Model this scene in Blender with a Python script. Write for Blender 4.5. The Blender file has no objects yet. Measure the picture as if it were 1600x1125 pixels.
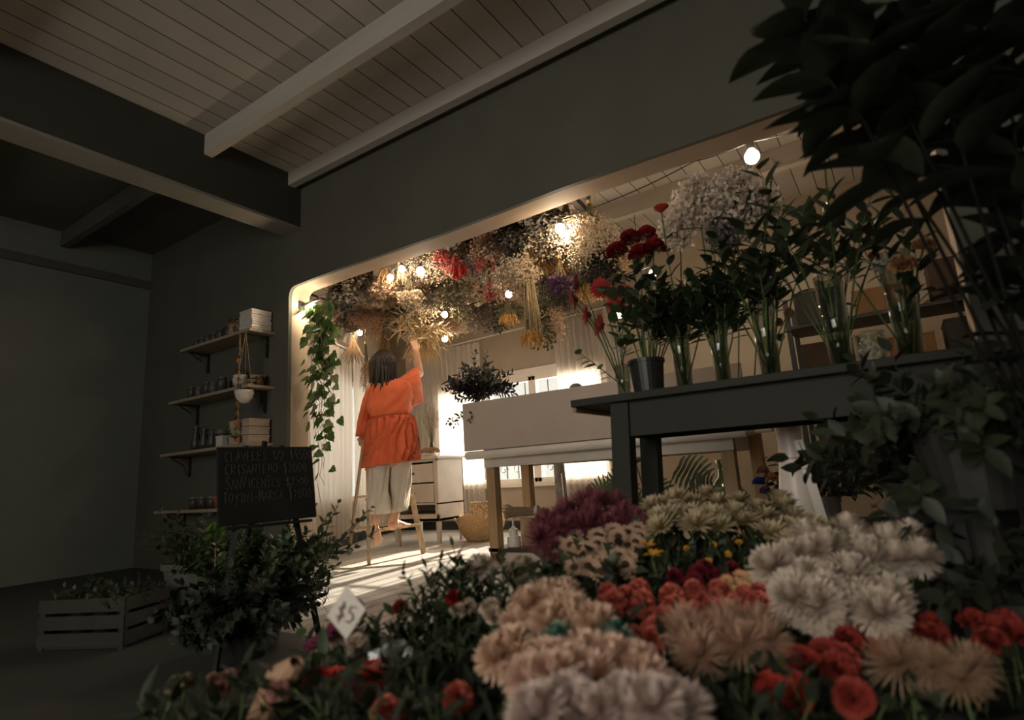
import bpy, math, random
from mathutils import Vector, Matrix, noise, Quaternion
R = math.radians
PI = math.pi
rnd = random.Random(7)
scene = bpy.context.scene
COL = scene.collection

# ------------------------------------------------------------------ camera, exposure
CAM = Vector((3.86, -2.73, 0.63))
YAW, PITCH, ROLL, FPX = -0.579271, 0.195913, -0.0624552, 907.0
fw = Vector((math.sin(YAW)*math.cos(PITCH), math.cos(YAW)*math.cos(PITCH), math.sin(PITCH)))
rt = Vector((math.cos(YAW), -math.sin(YAW), 0)); up = rt.cross(fw)
RT = rt*math.cos(ROLL) + up*math.sin(ROLL); UP = -rt*math.sin(ROLL) + up*math.cos(ROLL)
cd = bpy.data.cameras.new('camera'); cam = bpy.data.objects.new('camera', cd); COL.objects.link(cam)
cam.matrix_world = Matrix(((RT.x, UP.x, -fw.x, CAM.x), (RT.y, UP.y, -fw.y, CAM.y), (RT.z, UP.z, -fw.z, CAM.z), (0, 0, 0, 1)))
cd.sensor_fit = 'HORIZONTAL'; cd.sensor_width = 36.0; cd.lens = FPX/1600*36.0; cd.clip_start = 0.02
cd.dof.use_dof = True; cd.dof.focus_distance = 4.9; cd.dof.aperture_fstop = 2.3
scene.camera = cam
scene.view_settings.view_transform = 'Standard'; scene.view_settings.look = 'None'
scene.view_settings.exposure = 1.0; scene.view_settings.gamma = 1.0; scene.view_settings.use_curve_mapping = False
try:
    scene.cycles.use_denoising = True; scene.cycles.max_bounces = 8; scene.cycles.diffuse_bounces = 4
    scene.cycles.transparent_max_bounces = 16; scene.cycles.caustics_reflective = False; scene.cycles.caustics_refractive = False
    scene.cycles.sample_clamp_indirect = 3.0
except Exception:
    pass

def ray(x, y): return RT*((x-800)/FPX) - UP*((y-562.5)/FPX) + fw
def onX(x, y, v): d = ray(x, y); return CAM + d*((v-CAM.x)/d.x)
def onY(x, y, v): d = ray(x, y); return CAM + d*((v-CAM.y)/d.y)
def onZ(x, y, v): d = ray(x, y); return CAM + d*((v-CAM.z)/d.z)
def at(x, y, depth): return CAM + ray(x, y)*depth

# ------------------------------------------------------------------ sky, sun, daylight, fill lamps
W = bpy.data.worlds.new('world'); scene.world = W; W.use_nodes = True
wn = W.node_tree.nodes; bg = wn['Background']; bg.inputs[0].default_value = (1.0, 0.93, 0.85, 1); bg.inputs[1].default_value = 0.55

def light(name, kind, loc, energy, color, **k):
    l = bpy.data.lights.new(name, kind); l.energy = energy; l.color = color
    o = bpy.data.objects.new(name, l); COL.objects.link(o); o.location = loc
    d = k.pop('dir', None)
    if d is not None: o.rotation_euler = Vector(d).to_track_quat('-Z', 'Y').to_euler()
    for a, v in k.items(): setattr(l, a, v)
    return o
sun = light('sun', 'SUN', (0, 9, 5), 9.0, (1.0, 0.86, 0.72), dir=(0.115, -0.905, -0.38), angle=R(0.6))
# added fill lamps behind the camera, where no source is seen
room_fill = light('front_room_fill', 'AREA', (3.5, -5.35, 1.6), 6.5, (1.0, 0.91, 0.80), dir=(-.03, 1, -0.34), shape='RECTANGLE', size=1.5, size_y=1.5, spread=R(85))
room_fill2 = light('front_room_fill', 'AREA', (1.9, -5.35, 1.6), 13.5, (0.96, 0.95, 0.84), dir=(-.35, 1, 0.10), shape='RECTANGLE', size=2.0, size_y=1.8)
# skylight through the back-room windows and through the glazed side behind the left curtain
wl = light('window_daylight', 'AREA', (0.0, 3.75, 1.5), 100.0, (1.0, 0.90, 0.80), dir=(0, -1, -.15), shape='RECTANGLE', size=3.0, size_y=1.8)
sl = light('side_window_daylight', 'AREA', (-1.72, 1.58, 1.25), 5.0, (1.0, 0.90, 0.80), dir=(0.90, 0.43, -.1), shape='RECTANGLE', size=2.0, size_y=1.4)

# ------------------------------------------------------------------ materials
def srgb(r, g, b):
    f = lambda c: ((c/255)/12.92 if c/255 <= .04045 else ((c/255+.055)/1.055)**2.4)
    return (f(r), f(g), f(b), 1)
MATS = {}
def mat(name, c1, c2=None, rough=.6, scale=8.0, bump=0, metal=0, spec=.4, trans=0, tip=None, lump=None, coord='Object', stretch=None, sheen=0):
    """c1/c2: linear colours mixed by noise; tip: colour at petal tips (attribute 'tip'); trans: translucent share"""
    m = bpy.data.materials.new(name); m.use_nodes = True; nt = m.node_tree; N = nt.nodes; L = nt.links
    b = N['Principled BSDF']; b.inputs['Roughness'].default_value = rough; b.inputs['Metallic'].default_value = metal
    b.inputs['Specular IOR Level'].default_value = spec
    if sheen: b.inputs['Sheen Weight'].default_value = sheen
    tc = N.new('ShaderNodeTexCoord'); mp = N.new('ShaderNodeMapping'); L.new(tc.outputs[coord], mp.inputs[0])
    if stretch: mp.inputs['Scale'].default_value = stretch
    nz = N.new('ShaderNodeTexNoise'); nz.inputs['Scale'].default_value = scale; nz.inputs['Detail'].default_value = 4
    L.new(mp.outputs[0], nz.inputs['Vector'])
    mx = N.new('ShaderNodeMix'); mx.data_type = 'RGBA'
    c1 = tuple(c1[:3])+(1,); c2 = tuple(c2[:3])+(1,) if c2 else tuple(x*.8 for x in c1[:3])+(1,)
    mx.inputs[6].default_value = c1; mx.inputs[7].default_value = c2
    mr = N.new('ShaderNodeMapRange'); mr.inputs[1].default_value = .35; mr.inputs[2].default_value = .65
    L.new(nz.outputs[0], mr.inputs[0]); L.new(mr.outputs[0], mx.inputs[0])
    out = mx.outputs[2]
    if lump:   # a second, larger blotch of colour
        n2 = N.new('ShaderNodeTexNoise'); n2.inputs['Scale'].default_value = lump[1]; L.new(tc.outputs['Object'], n2.inputs['Vector'])
        r2 = N.new('ShaderNodeMapRange'); r2.inputs[1].default_value = lump[2]; r2.inputs[2].default_value = lump[2]+.06; L.new(n2.outputs[0], r2.inputs[0])
        m2 = N.new('ShaderNodeMix'); m2.data_type = 'RGBA'; L.new(r2.outputs[0], m2.inputs[0]); L.new(out, m2.inputs[6])
        m2.inputs[7].default_value = tuple(lump[0][:3])+(1,); out = m2.outputs[2]
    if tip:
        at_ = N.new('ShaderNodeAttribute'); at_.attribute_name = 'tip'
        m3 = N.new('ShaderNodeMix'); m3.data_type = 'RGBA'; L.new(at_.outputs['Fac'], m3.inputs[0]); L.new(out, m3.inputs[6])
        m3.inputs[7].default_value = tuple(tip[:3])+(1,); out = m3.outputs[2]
    L.new(out, b.inputs['Base Color'])
    if bump:
        bp = N.new('ShaderNodeBump'); bp.inputs['Strength'].default_value = bump; bp.inputs['Distance'].default_value = .01
        L.new(nz.outputs[0], bp.inputs['Height']); L.new(bp.outputs[0], b.inputs['Normal'])
    if trans:
        t = N.new('ShaderNodeBsdfTranslucent'); L.new(out, t.inputs[0]); ms = N.new('ShaderNodeMixShader'); ms.inputs[0].default_value = trans
        L.new(b.outputs[0], ms.inputs[1]); L.new(t.outputs[0], ms.inputs[2]); L.new(ms.outputs[0], N['Material Output'].inputs[0])
    MATS[name] = m
    return m
def planks(name, c1, c2, pitch, axis, gap=.03, gapcol=(.01, .01, .01), rough=.55, off=0):
    """painted boards: dark joints every PITCH metres across AXIS"""
    m = mat(name, c1, c2, rough=rough, scale=3, coord='Object')
    N = m.node_tree.nodes; L = m.node_tree.links; b = N['Principled BSDF']
    src = b.inputs['Base Color'].links[0].from_socket
    tc = N.new('ShaderNodeTexCoord'); sx = N.new('ShaderNodeSeparateXYZ'); L.new(tc.outputs['Object'], sx.inputs[0])
    ad = N.new('ShaderNodeMath'); ad.operation = 'ADD'; ad.inputs[1].default_value = 100+off; L.new(sx.outputs[axis], ad.inputs[0])
    dv = N.new('ShaderNodeMath'); dv.operation = 'DIVIDE'; dv.inputs[1].default_value = pitch; L.new(ad.outputs[0], dv.inputs[0])
    fr = N.new('ShaderNodeMath'); fr.operation = 'FRACT'; L.new(dv.outputs[0], fr.inputs[0])
    lt = N.new('ShaderNodeMath'); lt.operation = 'LESS_THAN'; lt.inputs[1].default_value = gap; L.new(fr.outputs[0], lt.inputs[0])
    fl = N.new('ShaderNodeMath'); fl.operation = 'FLOOR'; L.new(dv.outputs[0], fl.inputs[0])
    wn_ = N.new('ShaderNodeTexWhiteNoise'); wn_.noise_dimensions = '1D'; L.new(fl.outputs[0], wn_.inputs['W'])
    hs = N.new('ShaderNodeMapRange'); hs.inputs[3].default_value = .88; hs.inputs[4].default_value = 1.06; L.new(wn_.outputs[0], hs.inputs[0])
    ml = N.new('ShaderNodeMix'); ml.data_type = 'RGBA'; ml.blend_type = 'MULTIPLY'; ml.inputs[0].default_value = 1
    L.new(src, ml.inputs[6]); L.new(hs.outputs[0], ml.inputs[7])
    mx = N.new('ShaderNodeMix'); mx.data_type = 'RGBA'; L.new(lt.outputs[0], mx.inputs[0]); L.new(ml.outputs[2], mx.inputs[6]); mx.inputs[7].default_value = tuple(gapcol)+(1,)
    L.new(mx.outputs[2], b.inputs['Base Color'])
    return m
def sheer(name, col, tr=.25, tl=.45):
    m = bpy.data.materials.new(name); m.use_nodes = True; N = m.node_tree.nodes; L = m.node_tree.links
    N.remove(N['Principled BSDF'])
    d = N.new('ShaderNodeBsdfDiffuse'); t = N.new('ShaderNodeBsdfTranslucent'); p = N.new('ShaderNodeBsdfTransparent')
    for n in (d, t): n.inputs[0].default_value = tuple(col)+(1,)
    a = N.new('ShaderNodeMixShader'); a.inputs[0].default_value = tl; L.new(d.outputs[0], a.inputs[1]); L.new(t.outputs[0], a.inputs[2])
    wv = N.new('ShaderNodeTexNoise'); wv.inputs['Scale'].default_value = 3
    c = N.new('ShaderNodeMixShader'); c.inputs[0].default_value = tr; L.new(a.outputs[0], c.inputs[1]); L.new(p.outputs[0], c.inputs[2])
    L.new(c.outputs[0], N['Material Output'].inputs[0]); return m
def clear(name, tint=(.95, .97, .95), share=.75, rough=.03):
    """thin clear glass: light passes, with a gloss on top"""
    m = bpy.data.materials.new(name); m.use_nodes = True; N = m.node_tree.nodes; L = m.node_tree.links
    N.remove(N['Principled BSDF'])
    g = N.new('ShaderNodeBsdfGlossy'); g.inputs['Roughness'].default_value = rough; g.inputs[0].default_value = (.9, .9, .9, 1)
    p = N.new('ShaderNodeBsdfTransparent'); p.inputs[0].default_value = tuple(tint)+(1,)
    lw = N.new('ShaderNodeLayerWeight'); lw.inputs[0].default_value = 1-share
    mr = N.new('ShaderNodeMapRange'); mr.inputs[3].default_value = .04; mr.inputs[4].default_value = .7; L.new(lw.outputs['Facing'], mr.inputs[0])
    c = N.new('ShaderNodeMixShader'); L.new(mr.outputs[0], c.inputs[0]); L.new(p.outputs[0], c.inputs[1]); L.new(g.outputs[0], c.inputs[2])
    L.new(c.outputs[0], N['Material Output'].inputs[0]); return m
def glow(name, col, s):
    m = bpy.data.materials.new(name); m.use_nodes = True; N = m.node_tree.nodes; L = m.node_tree.links
    N.remove(N['Principled BSDF']); e = N.new('ShaderNodeEmission'); e.inputs[0].default_value = tuple(col)+(1,); e.inputs[1].default_value = s
    L.new(e.outputs[0], N['Material Output'].inputs[0]); return m

# ------------------------------------------------------------------ mesh builder
class MB:
    def __init__(s): s.v = []; s.f = []; s.t = []
    def add(s, vs, fs, tips=None):
        n = len(s.v); s.v.extend(tuple(v) for v in vs); s.f.extend(tuple(i+n for i in f) for f in fs)
        s.t.extend(tips if tips else [0.0]*len(vs)); return s
    def box(s, c, d, rz=0, M=None):
        x, y, z = d[0]/2, d[1]/2, d[2]/2
        vs = [Vector((i*x, j*y, k*z)) for k in (-1, 1) for j in (-1, 1) for i in (-1, 1)]
        q = Matrix.Rotation(rz, 3, 'Z') if M is None else M
        vs = [Vector(c)+q@v for v in vs]
        return s.add(vs, [(0, 2, 3, 1), (4, 5, 7, 6), (0, 1, 5, 4), (2, 6, 7, 3), (0, 4, 6, 2), (1, 3, 7, 5)])
    def bar(s, a, b, w, h=None, upv=(0, 0, 1)):
        a, b = Vector(a), Vector(b); d = (b-a); l = d.length; d.normalize(); h = h or w
        u = Vector(upv)
        if abs(d.dot(u)) > .98: u = Vector((0, 1, 0))
        x = d.cross(u).normalized(); y = x.cross(d)
        vs = [p + x*(i*w/2)+y*(j*h/2) for p in (a, b) for i, j in ((-1, -1), (1, -1), (1, 1), (-1, 1))]
        return s.add(vs, [(0, 1, 2, 3), (7, 6, 5, 4), (0, 4, 5, 1), (1, 5, 6, 2), (2, 6, 7, 3), (3, 7, 4, 0)])
    def tube(s, pts, r, n=8, cap=True, tips=None):
        pts = [Vector(p) for p in pts]; k = len(pts); rs = r if isinstance(r, (list, tuple)) else [r]*k
        u = None; vs = []; tt = []
        for i, p in enumerate(pts):
            d = (pts[min(i+1, k-1)]-pts[max(i-1, 0)])
            d = d.normalized() if d.length > 1e-9 else Vector((0, 0, 1))
            if u is None: u = d.orthogonal().normalized()
            u = (u - d*u.dot(d)); u = u.normalized() if u.length > 1e-6 else d.orthogonal().normalized()
            w = d.cross(u)
            for j in range(n):
                a = 2*PI*j/n; vs.append(p+(u*math.cos(a)+w*math.sin(a))*rs[i]); tt.append(i/(k-1))
        fs = [(i*n+j, i*n+(j+1) % n, (i+1)*n+(j+1) % n, (i+1)*n+j) for i in range(k-1) for j in range(n)]
        if cap: fs += [tuple(range(n))[::-1], tuple((k-1)*n+j for j in range(n))]
        return s.add(vs, fs, tt)
    def lathe(s, prof, c=(0, 0, 0), n=24, close=True, M=None):
        c = Vector(c); vs = []
        for r, z in prof:
            for j in range(n):
                a = 2*PI*j/n; v = Vector((r*math.cos(a), r*math.sin(a), z)); vs.append(c+(M@v if M else v))
        k = len(prof)
        fs = [(i*n+j, i*n+(j+1) % n, (i+1)*n+(j+1) % n, (i+1)*n+j) for i in range(k-1) for j in range(n)]
        if close:
            if prof[0][0] > 1e-5: fs.append(tuple(range(n))[::-1])
            if prof[-1][0] > 1e-5: fs.append(tuple((k-1)*n+j for j in range(n)))
        return s.add(vs, fs)
    def ball(s, c, r, n=10, m=6, sq=(1, 1, 1), M=None):
        pr = [(math.sin(PI*i/m), -math.cos(PI*i/m)) for i in range(m+1)]
        c = Vector(c); vs = []
        for a_, z in pr:
            for j in range(n):
                a = 2*PI*j/n; v = Vector((a_*math.cos(a)*sq[0], a_*math.sin(a)*sq[1], z*sq[2]))*r; vs.append(c+(M@v if M else v))
        fs = [(i*n+j, i*n+(j+1) % n, (i+1)*n+(j+1) % n, (i+1)*n+j) for i in range(m) for j in range(n)]
        return s.add(vs, fs)
    def octa(s, c, r):
        c = Vector(c)
        vs = [c+Vector(d)*r for d in ((1, 0, 0), (-1, 0, 0), (0, 1, 0), (0, -1, 0), (0, 0, 1), (0, 0, -1))]
        return s.add(vs, [(0, 2, 4), (2, 1, 4), (1, 3, 4), (3, 0, 4), (2, 0, 5), (1, 2, 5), (3, 1, 5), (0, 3, 5)], [rnd.random()]*6)
    def strip(s, base, d, nrm, L, Wd, curl=0.0, cup=.0, segs=4, shape='petal', t0=0, t1=1, wob=0, droop=None):
        """a petal or leaf blade: from BASE along D, with the upper side NRM; curl turns it towards NRM (radians over its length)"""
        d = Vector(d).normalized(); nrm = Vector(nrm); nrm = nrm-d*nrm.dot(d)
        nrm = nrm.normalized() if nrm.length > 1e-5 else d.orthogonal().normalized()
        side = d.cross(nrm); p = Vector(base); vs = []; tt = []
        for i in range(segs+1):
            u = i/segs
            if shape == 'petal': w = (math.sin(PI*min(1, .12+u*.83))**.7)
            elif shape == 'leaf': w = math.sin(PI*(u**.75))**.85 if 0 < u < 1 else 0.02
            elif shape == 'round': w = math.sqrt(max(0.02, 1-(2*u-1)**2))
            elif shape == 'fan': w = .15+.85*u
            else: w = 1-u*.7
            w *= Wd/2; wb = wob*rnd.uniform(-1, 1)*Wd
            vs += [p-side*w+nrm*(cup*w+wb), p+nrm*(-cup*w*.3), p+side*w+nrm*(cup*w-wb)]
            tt += [t0+(t1-t0)*u]*3
            q = Quaternion(side, curl/segs) if curl else None
            p = p + d*(L/segs)
            if q: d = q@d; nrm = q@nrm
            if droop: 
                d = (d+Vector((0, 0, -droop/segs))).normalized(); nrm = (nrm-d*nrm.dot(d)).normalized(); side = d.cross(nrm)
        fs = []
        for i in range(segs):
            a = i*3; fs += [(a, a+1, a+4, a+3), (a+1, a+2, a+5, a+4)]
        return s.add(vs, fs, tt)
    def mesh(s, name, m=None, smooth=False):
        me = bpy.data.meshes.new(name); me.from_pydata([tuple(v) for v in s.v], [], s.f); me.update()
        if any(s.t):
            a = me.attributes.new('tip', 'FLOAT', 'POINT'); a.data.foreach_set('value', [float(x) for x in s.t])
        if m: me.materials.append(m)
        if smooth: me.polygons.foreach_set('use_smooth', [True]*len(me.polygons))
        return me
    def build(s, name, m, parent=None, smooth=False, bevel=0, solid=0):
        o = bpy.data.objects.new(name, s.mesh(name, m, smooth)); COL.objects.link(o)
        if parent: o.parent = parent
        if solid:
            b = o.modifiers.new('solid', 'SOLIDIFY'); b.thickness = solid
        if bevel:
            b = o.modifiers.new('bevel', 'BEVEL'); b.width = bevel; b.segments = 2; b.limit_method = 'ANGLE'
        return o
def tag(o, label=None, cat=None, group=None, kind=None):
    if label: o['label'] = label
    if cat: o['category'] = cat
    if group: o['group'] = group
    if kind: o['kind'] = kind
    return o
def empty(name, loc, rz=0, rot=None, scale=1):
    o = bpy.data.objects.new(name, None); COL.objects.link(o); o.location = loc; o.rotation_euler = rot if rot else (0, 0, rz)
    o.empty_display_size = .05
    if scale != 1: o.scale = (scale,)*3
    return o
def struct(name, mb, m, **k): return tag(mb.build(name, m, **k), kind='structure')
def dup(root, loc, rot, label=None, group=None, scale=None):
    r = root.copy(); COL.objects.link(r); r.location = loc; r.rotation_euler = rot
    if scale: r.scale = (scale,)*3
    if label: r['label'] = label
    if group: r['group'] = group
    for ch in root.children:
        c = ch.copy(); COL.objects.link(c); c.parent = r
        for g in ch.children:
            d = g.copy(); COL.objects.link(d); d.parent = c
    return r
# ------------------------------------------------------------------ the setting
TOPZ = 2.2; CEIL = 3.1; WT = .19; JR = 4.15; BACK = 3.2
M_DARK = mat('dark_wall_paint', (.115, .112, .086), (.100, .097, .076), rough=.75, scale=2.5, bump=.25)
M_WARM = mat('warm_plaster', (.38, .31, .235), (.34, .28, .21), rough=.8, scale=3, bump=.2)
M_REVEAL = mat('opening_plaster', (.46, .35, .25), (.42, .32, .23), rough=.75, scale=3, bump=.25)
M_CEIL = planks('white_ceiling_boards', (.52, .46, .39), (.47, .42, .36), .15, 0, gap=.05, gapcol=(.05, .045, .04), off=.09)
M_BEAM = mat('white_painted_beam', (.52, .46, .39), (.46, .41, .35), rough=.6, scale=4, stretch=(.3, 3, 3))
M_BIG = mat('dark_painted_beam', (.055, .055, .043), (.050, .050, .040), rough=.7, scale=2)
M_SOFF = mat('beam_soffit_paint', (.29, .26, .215), (.26, .23, .19), rough=.7, scale=3)
M_FLOOR2 = planks('painted_floor_boards', (.50, .46, .42), (.42, .39, .36), .115, 0, gap=.07, gapcol=(.16, .14, .13), rough=.5, off=.02)
M_WIN = mat('white_window_paint', (.75, .68, .60), (.68, .62, .55), rough=.5)
M_BLACK = mat('black_skirting', (.03, .03, .027), (.025, .025, .022), rough=.5)
M_IRON = mat('window_iron', (.04, .035, .03), rough=.5, metal=.3)

def wallbox(x0, x1, y0, y1, z0, z1, mb=None):
    mb = mb or MB(); mb.box(((x0+x1)/2, (y0+y1)/2, (z0+z1)/2), (x1-x0, y1-y0, z1-z0)); return mb

struct('floor', wallbox(-2.5, 6.5, -5.6, .05, -.1, 0), M_FLOOR2)
mb = wallbox(-2.3, .95, -1.45, -.98, 0, .003); wallbox(.95, 3.3, -1.45, -1.0, 0, .003, mb); wallbox(-2.3, 3.3, -5.45, -1.45, 0, .003, mb); wallbox(-2.3, -.16, -.98, 0, 0, .003, mb); struct('floor_painted_shade', mb, mat('shade_green_grey', (.060, .060, .050), (.045, .046, .038), rough=.55, scale=3))  # shade painted as a dark floor slab, cut around the sun patch
struct('floor_back_room', wallbox(-2.6, 6.5, .05, BACK+.2, -.1, 0), M_FLOOR2)
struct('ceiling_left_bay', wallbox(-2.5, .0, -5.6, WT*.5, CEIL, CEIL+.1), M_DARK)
struct('ceiling', wallbox(.0, 6.5, -5.6, WT*.5, CEIL, CEIL+.1), M_CEIL)
struct('ceiling_back_room', wallbox(-2.6, 6.5, WT*.5, BACK+.2, CEIL, CEIL+.1), M_CEIL)
struct('wall_left', wallbox(-2.5, -2.3, -5.6, WT, 0, CEIL), mat('left_wall_paint', (.21, .215, .18), (.19, .195, .165), rough=.75, scale=2.5, bump=.2))
struct('wall_right', wallbox(6.3, 6.5, -5.6, BACK+.2, 0, CEIL), M_DARK)
# wall between the rooms, front skin dark paint, with hand-plastered reveal
def front_wall():
    # left pier, right pier and lintel with slightly rounded inner corner
    t = .03
    struct('wall_opening_left', wallbox(-2.3, 0, 0, t, 0, CEIL), M_DARK)
    struct('wall_opening_right', wallbox(JR, 6.3, 0, t, 0, CEIL), M_DARK)
    mb = MB()
    xs = [0, .01, .025, .045, .07, .1, .3, .6, 1, 1.5, 2, 2.5, 3, 3.4, 3.7, 3.9, 4.05, 4.08, 4.105, 4.125, 4.14, JR]
    def top(x):
        r = .07
        for e in (x, JR-x):
            if e < r: return TOPZ - r + math.sqrt(max(0, r*r-(r-e)**2))*1.0
        return TOPZ + .008*math.sin(x*3.1)
    for y0, y1, m, nm in ((0, t, M_DARK, 'wall_lintel'), (t, WT, M_REVEAL, 'wall_lintel_reveal')):
        mb = MB(); vs = []; fs = []
        for x in xs:
            for y in (y0, y1):
                vs += [(x, y, top(x)), (x, y, CEIL)]
        for i in range(len(xs)-1):
            a = i*4; b = a+4
            fs += [(a, b, b+1, a+1), (a+2, a+3, b+3, b+2), (a, a+2, b+2, b), (a+1, b+1, b+3, a+3)]
        mb.add(vs, fs); struct(nm, mb, m)
    struct('wall_opening_reveal_left', wallbox(-.55, 0, t, WT, 0, CEIL), M_REVEAL)
    struct('wall_opening_reveal_right', wallbox(JR, JR+.4, t, WT, 0, CEIL), M_REVEAL)
front_wall()
# ceiling joists over the front room, heavy dark beam crossing under them
struct('ceiling_beam', wallbox(.14, 6.3, -.79, -.73, 2.95, CEIL), M_BEAM)
struct('ceiling_beam_second', wallbox(.14, 6.3, -2.12, -2.06, 2.95, CEIL), M_BEAM)
struct('ceiling_beam_third', wallbox(.14, 6.3, -3.4, -3.34, 2.95, CEIL), M_BEAM)
struct('ceiling_beam_wall', wallbox(.14, 6.3, -.12, -.06, 2.99, CEIL), M_BEAM)
struct('ceiling_beam_wall_ledge', wallbox(.14, 6.3, -.06, .0, 3.02, CEIL), M_DARK)
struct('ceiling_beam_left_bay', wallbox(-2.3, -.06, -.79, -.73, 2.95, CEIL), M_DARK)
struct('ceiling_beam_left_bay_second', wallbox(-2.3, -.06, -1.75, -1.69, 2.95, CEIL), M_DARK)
struct('wall_header_beam', wallbox(-.04, .14, -5.6, 0, 2.67, CEIL), M_BIG)
struct('trim_header_soffit', wallbox(-.06, .145, -5.6, 0, 2.648, 2.67), M_SOFF)
struct('trim_1', wallbox(-2.3, -2.27, -5.6, 0, 2.72, 2.8), M_DARK)
struct('door_frame_left', wallbox(-2.3, -2.26, -2.05, -1.95, 0, 2.3), M_DARK)
# back wall of the front room with an opening added behind the fill lamps
mb = MB(); wallbox(-2.5, .9, -5.6, -5.45, 0, CEIL, mb); wallbox(4.7, 6.5, -5.6, -5.45, 0, CEIL, mb); wallbox(.9, 4.7, -5.6, -5.45, 2.55, CEIL, mb); wallbox(.9, 4.7, -5.6, -5.45, 0, .6, mb)
struct('wall_behind', mb, M_DARK)
# back room: window wall with a three-light window
WX0, WX1, WZ0, WZ1 = -1.25, 1.2, .54, 1.79
mb = MB(); wallbox(-2.5, WX0, BACK, BACK+.15, 0, CEIL, mb); wallbox(WX1, 6.5, BACK, BACK+.15, 0, CEIL, mb)
wallbox(WX0, WX1, BACK, BACK+.15, 0, WZ0, mb); wallbox(WX0, WX1, BACK, BACK+.15, WZ1, CEIL, mb)
struct('wall_back', mb, M_WARM)
def window(nm, x0, x1):
    mb = MB(); f = .05; y0, y1 = BACK-.01, BACK+.06
    wallbox(x0, x1, y0, y1, WZ0, WZ0+f, mb); wallbox(x0, x1, y0, y1, WZ1-f, WZ1, mb)
    wallbox(x0, x0+f, y0, y1, WZ0, WZ1, mb); wallbox(x1-f, x1, y0, y1, WZ0, WZ1, mb)
    w = struct(nm, mb, M_WIN, bevel=.004)
    g = wallbox(x0+f, x1-f, BACK+.02, BACK+.024, WZ0+f, WZ1-f).build('glass_pane', clear('window_glass_'+nm[-1], share=.9), w)
    mb = MB(); wallbox(x0+f, x1-f, BACK+.015, BACK+.035, WZ0+.83, WZ0+.855, mb)
    mb.build('sash_bar', M_WIN, w)
    mb = MB(); n = max(2, int((x1-x0)/.145))
    for i in range(1, n): 
        x = x0+(x1-x0)*i/n; wallbox(x-.006, x+.006, BACK+.10, BACK+.112, WZ0, WZ1, mb)
    wallbox(x0, x1, BACK+.10, BACK+.112, WZ0+.99, WZ0+1.0, mb)
    # scroll work low in the grille
    for i in range(int((x1-x0)/.2)):
        c = Vector((x0+.12+i*.2, BACK+.106, WZ0+.16)); mb.tube([c+Vector((math.cos(a)*(.07-.008*a), 0, math.sin(a)*(.07-.008*a))) for a in [k*.5 for k in range(15)]], .005, 5)
    mb.build('window_grille', M_IRON, w)
    return w
window('window_1', WX0, WX0+.82); window('window_2', WX0+.82, WX0+1.5); window('window_3', WX0+1.5, WX1)
struct('trim_2', wallbox(WX0-.06, WX1+.06, BACK-.07, BACK, WZ0-.05, WZ0), M_WIN, bevel=.004)
struct('trim_3', wallbox(WX0-.06, WX1+.06, BACK-.03, BACK, WZ1, WZ1+.10), M_WIN, bevel=.004)
struct('baseboard_back', wallbox(-2.2, 6.3, BACK-.02, BACK, 0, .1), M_BLACK)
# slanting glazed side of the back room, left of the ladder
SA, SB = Vector((-.62, .19, 0)), Vector((-2.05, BACK, 0))
sd = (SB-SA).normalized(); sn = Vector((sd.y, -sd.x, 0))   # sn points into the room
slen = (SB-SA).length
def side_box(mb, u0, u1, z0, z1, t0, t1):
    p = [SA+sd*u+sn*t+Vector((0, 0, z)) for z in (z0, z1) for u, t in ((u0, t0), (u1, t0), (u1, t1), (u0, t1))]
    mb.add(p, [(0, 3, 2, 1), (4, 5, 6, 7), (0, 1, 5, 4), (1, 2, 6, 5), (2, 3, 7, 6), (3, 0, 4, 7)])
mb = MB(); U0, U1 = .75, 2.75; Z0, Z1 = .45, 1.85
side_box(mb, 0, U0, 0, CEIL, -.12, 0); side_box(mb, U1, slen, 0, CEIL, -.12, 0); side_box(mb, U0, U1, 0, Z0, -.12, 0); side_box(mb, U0, U1, Z1, CEIL, -.12, 0)
struct('wall_back_room_left', mb, M_WARM)
mb = MB()
for u in (U0, (U0+U1)/2-.03, U1-.06): side_box(mb, u, u+.06, Z0, Z1, -.1, -.04)
side_box(mb, U0, U1, Z0, Z0+.06, -.1, -.04); side_box(mb, U0, U1, Z1-.06, Z1, -.1, -.04)
w4 = struct('window_4', mb, M_WIN)
mb = MB(); side_box(mb, U0+.06, U1-.06, Z0+.06, Z1-.06, -.075, -.07); mb.build('glass_pane', clear('side_glass', share=.9), w4)
mb = MB(); side_box(mb, 0, slen, 0, .10, 0, .02); struct('baseboard_left', mb, M_BLACK)
# joists in the back room
for i, y in enumerate((1.05, 2.15)):
    struct('ceiling_beam_back_room_%s' % ('near', 'far')[i], wallbox(-2.2, 6.3, y-.04, y+.04, 2.93, CEIL), M_BEAM)
struct('wall_partition_back_room', wallbox(4.72, 4.8, WT, BACK, 0, CEIL), M_WARM)
# ground outside
struct('ground_outside', wallbox(-8, 8, BACK+.6, 14, -.5, -.4), mat('outdoor_paving', (.5, .45, .38), rough=.8))

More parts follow.
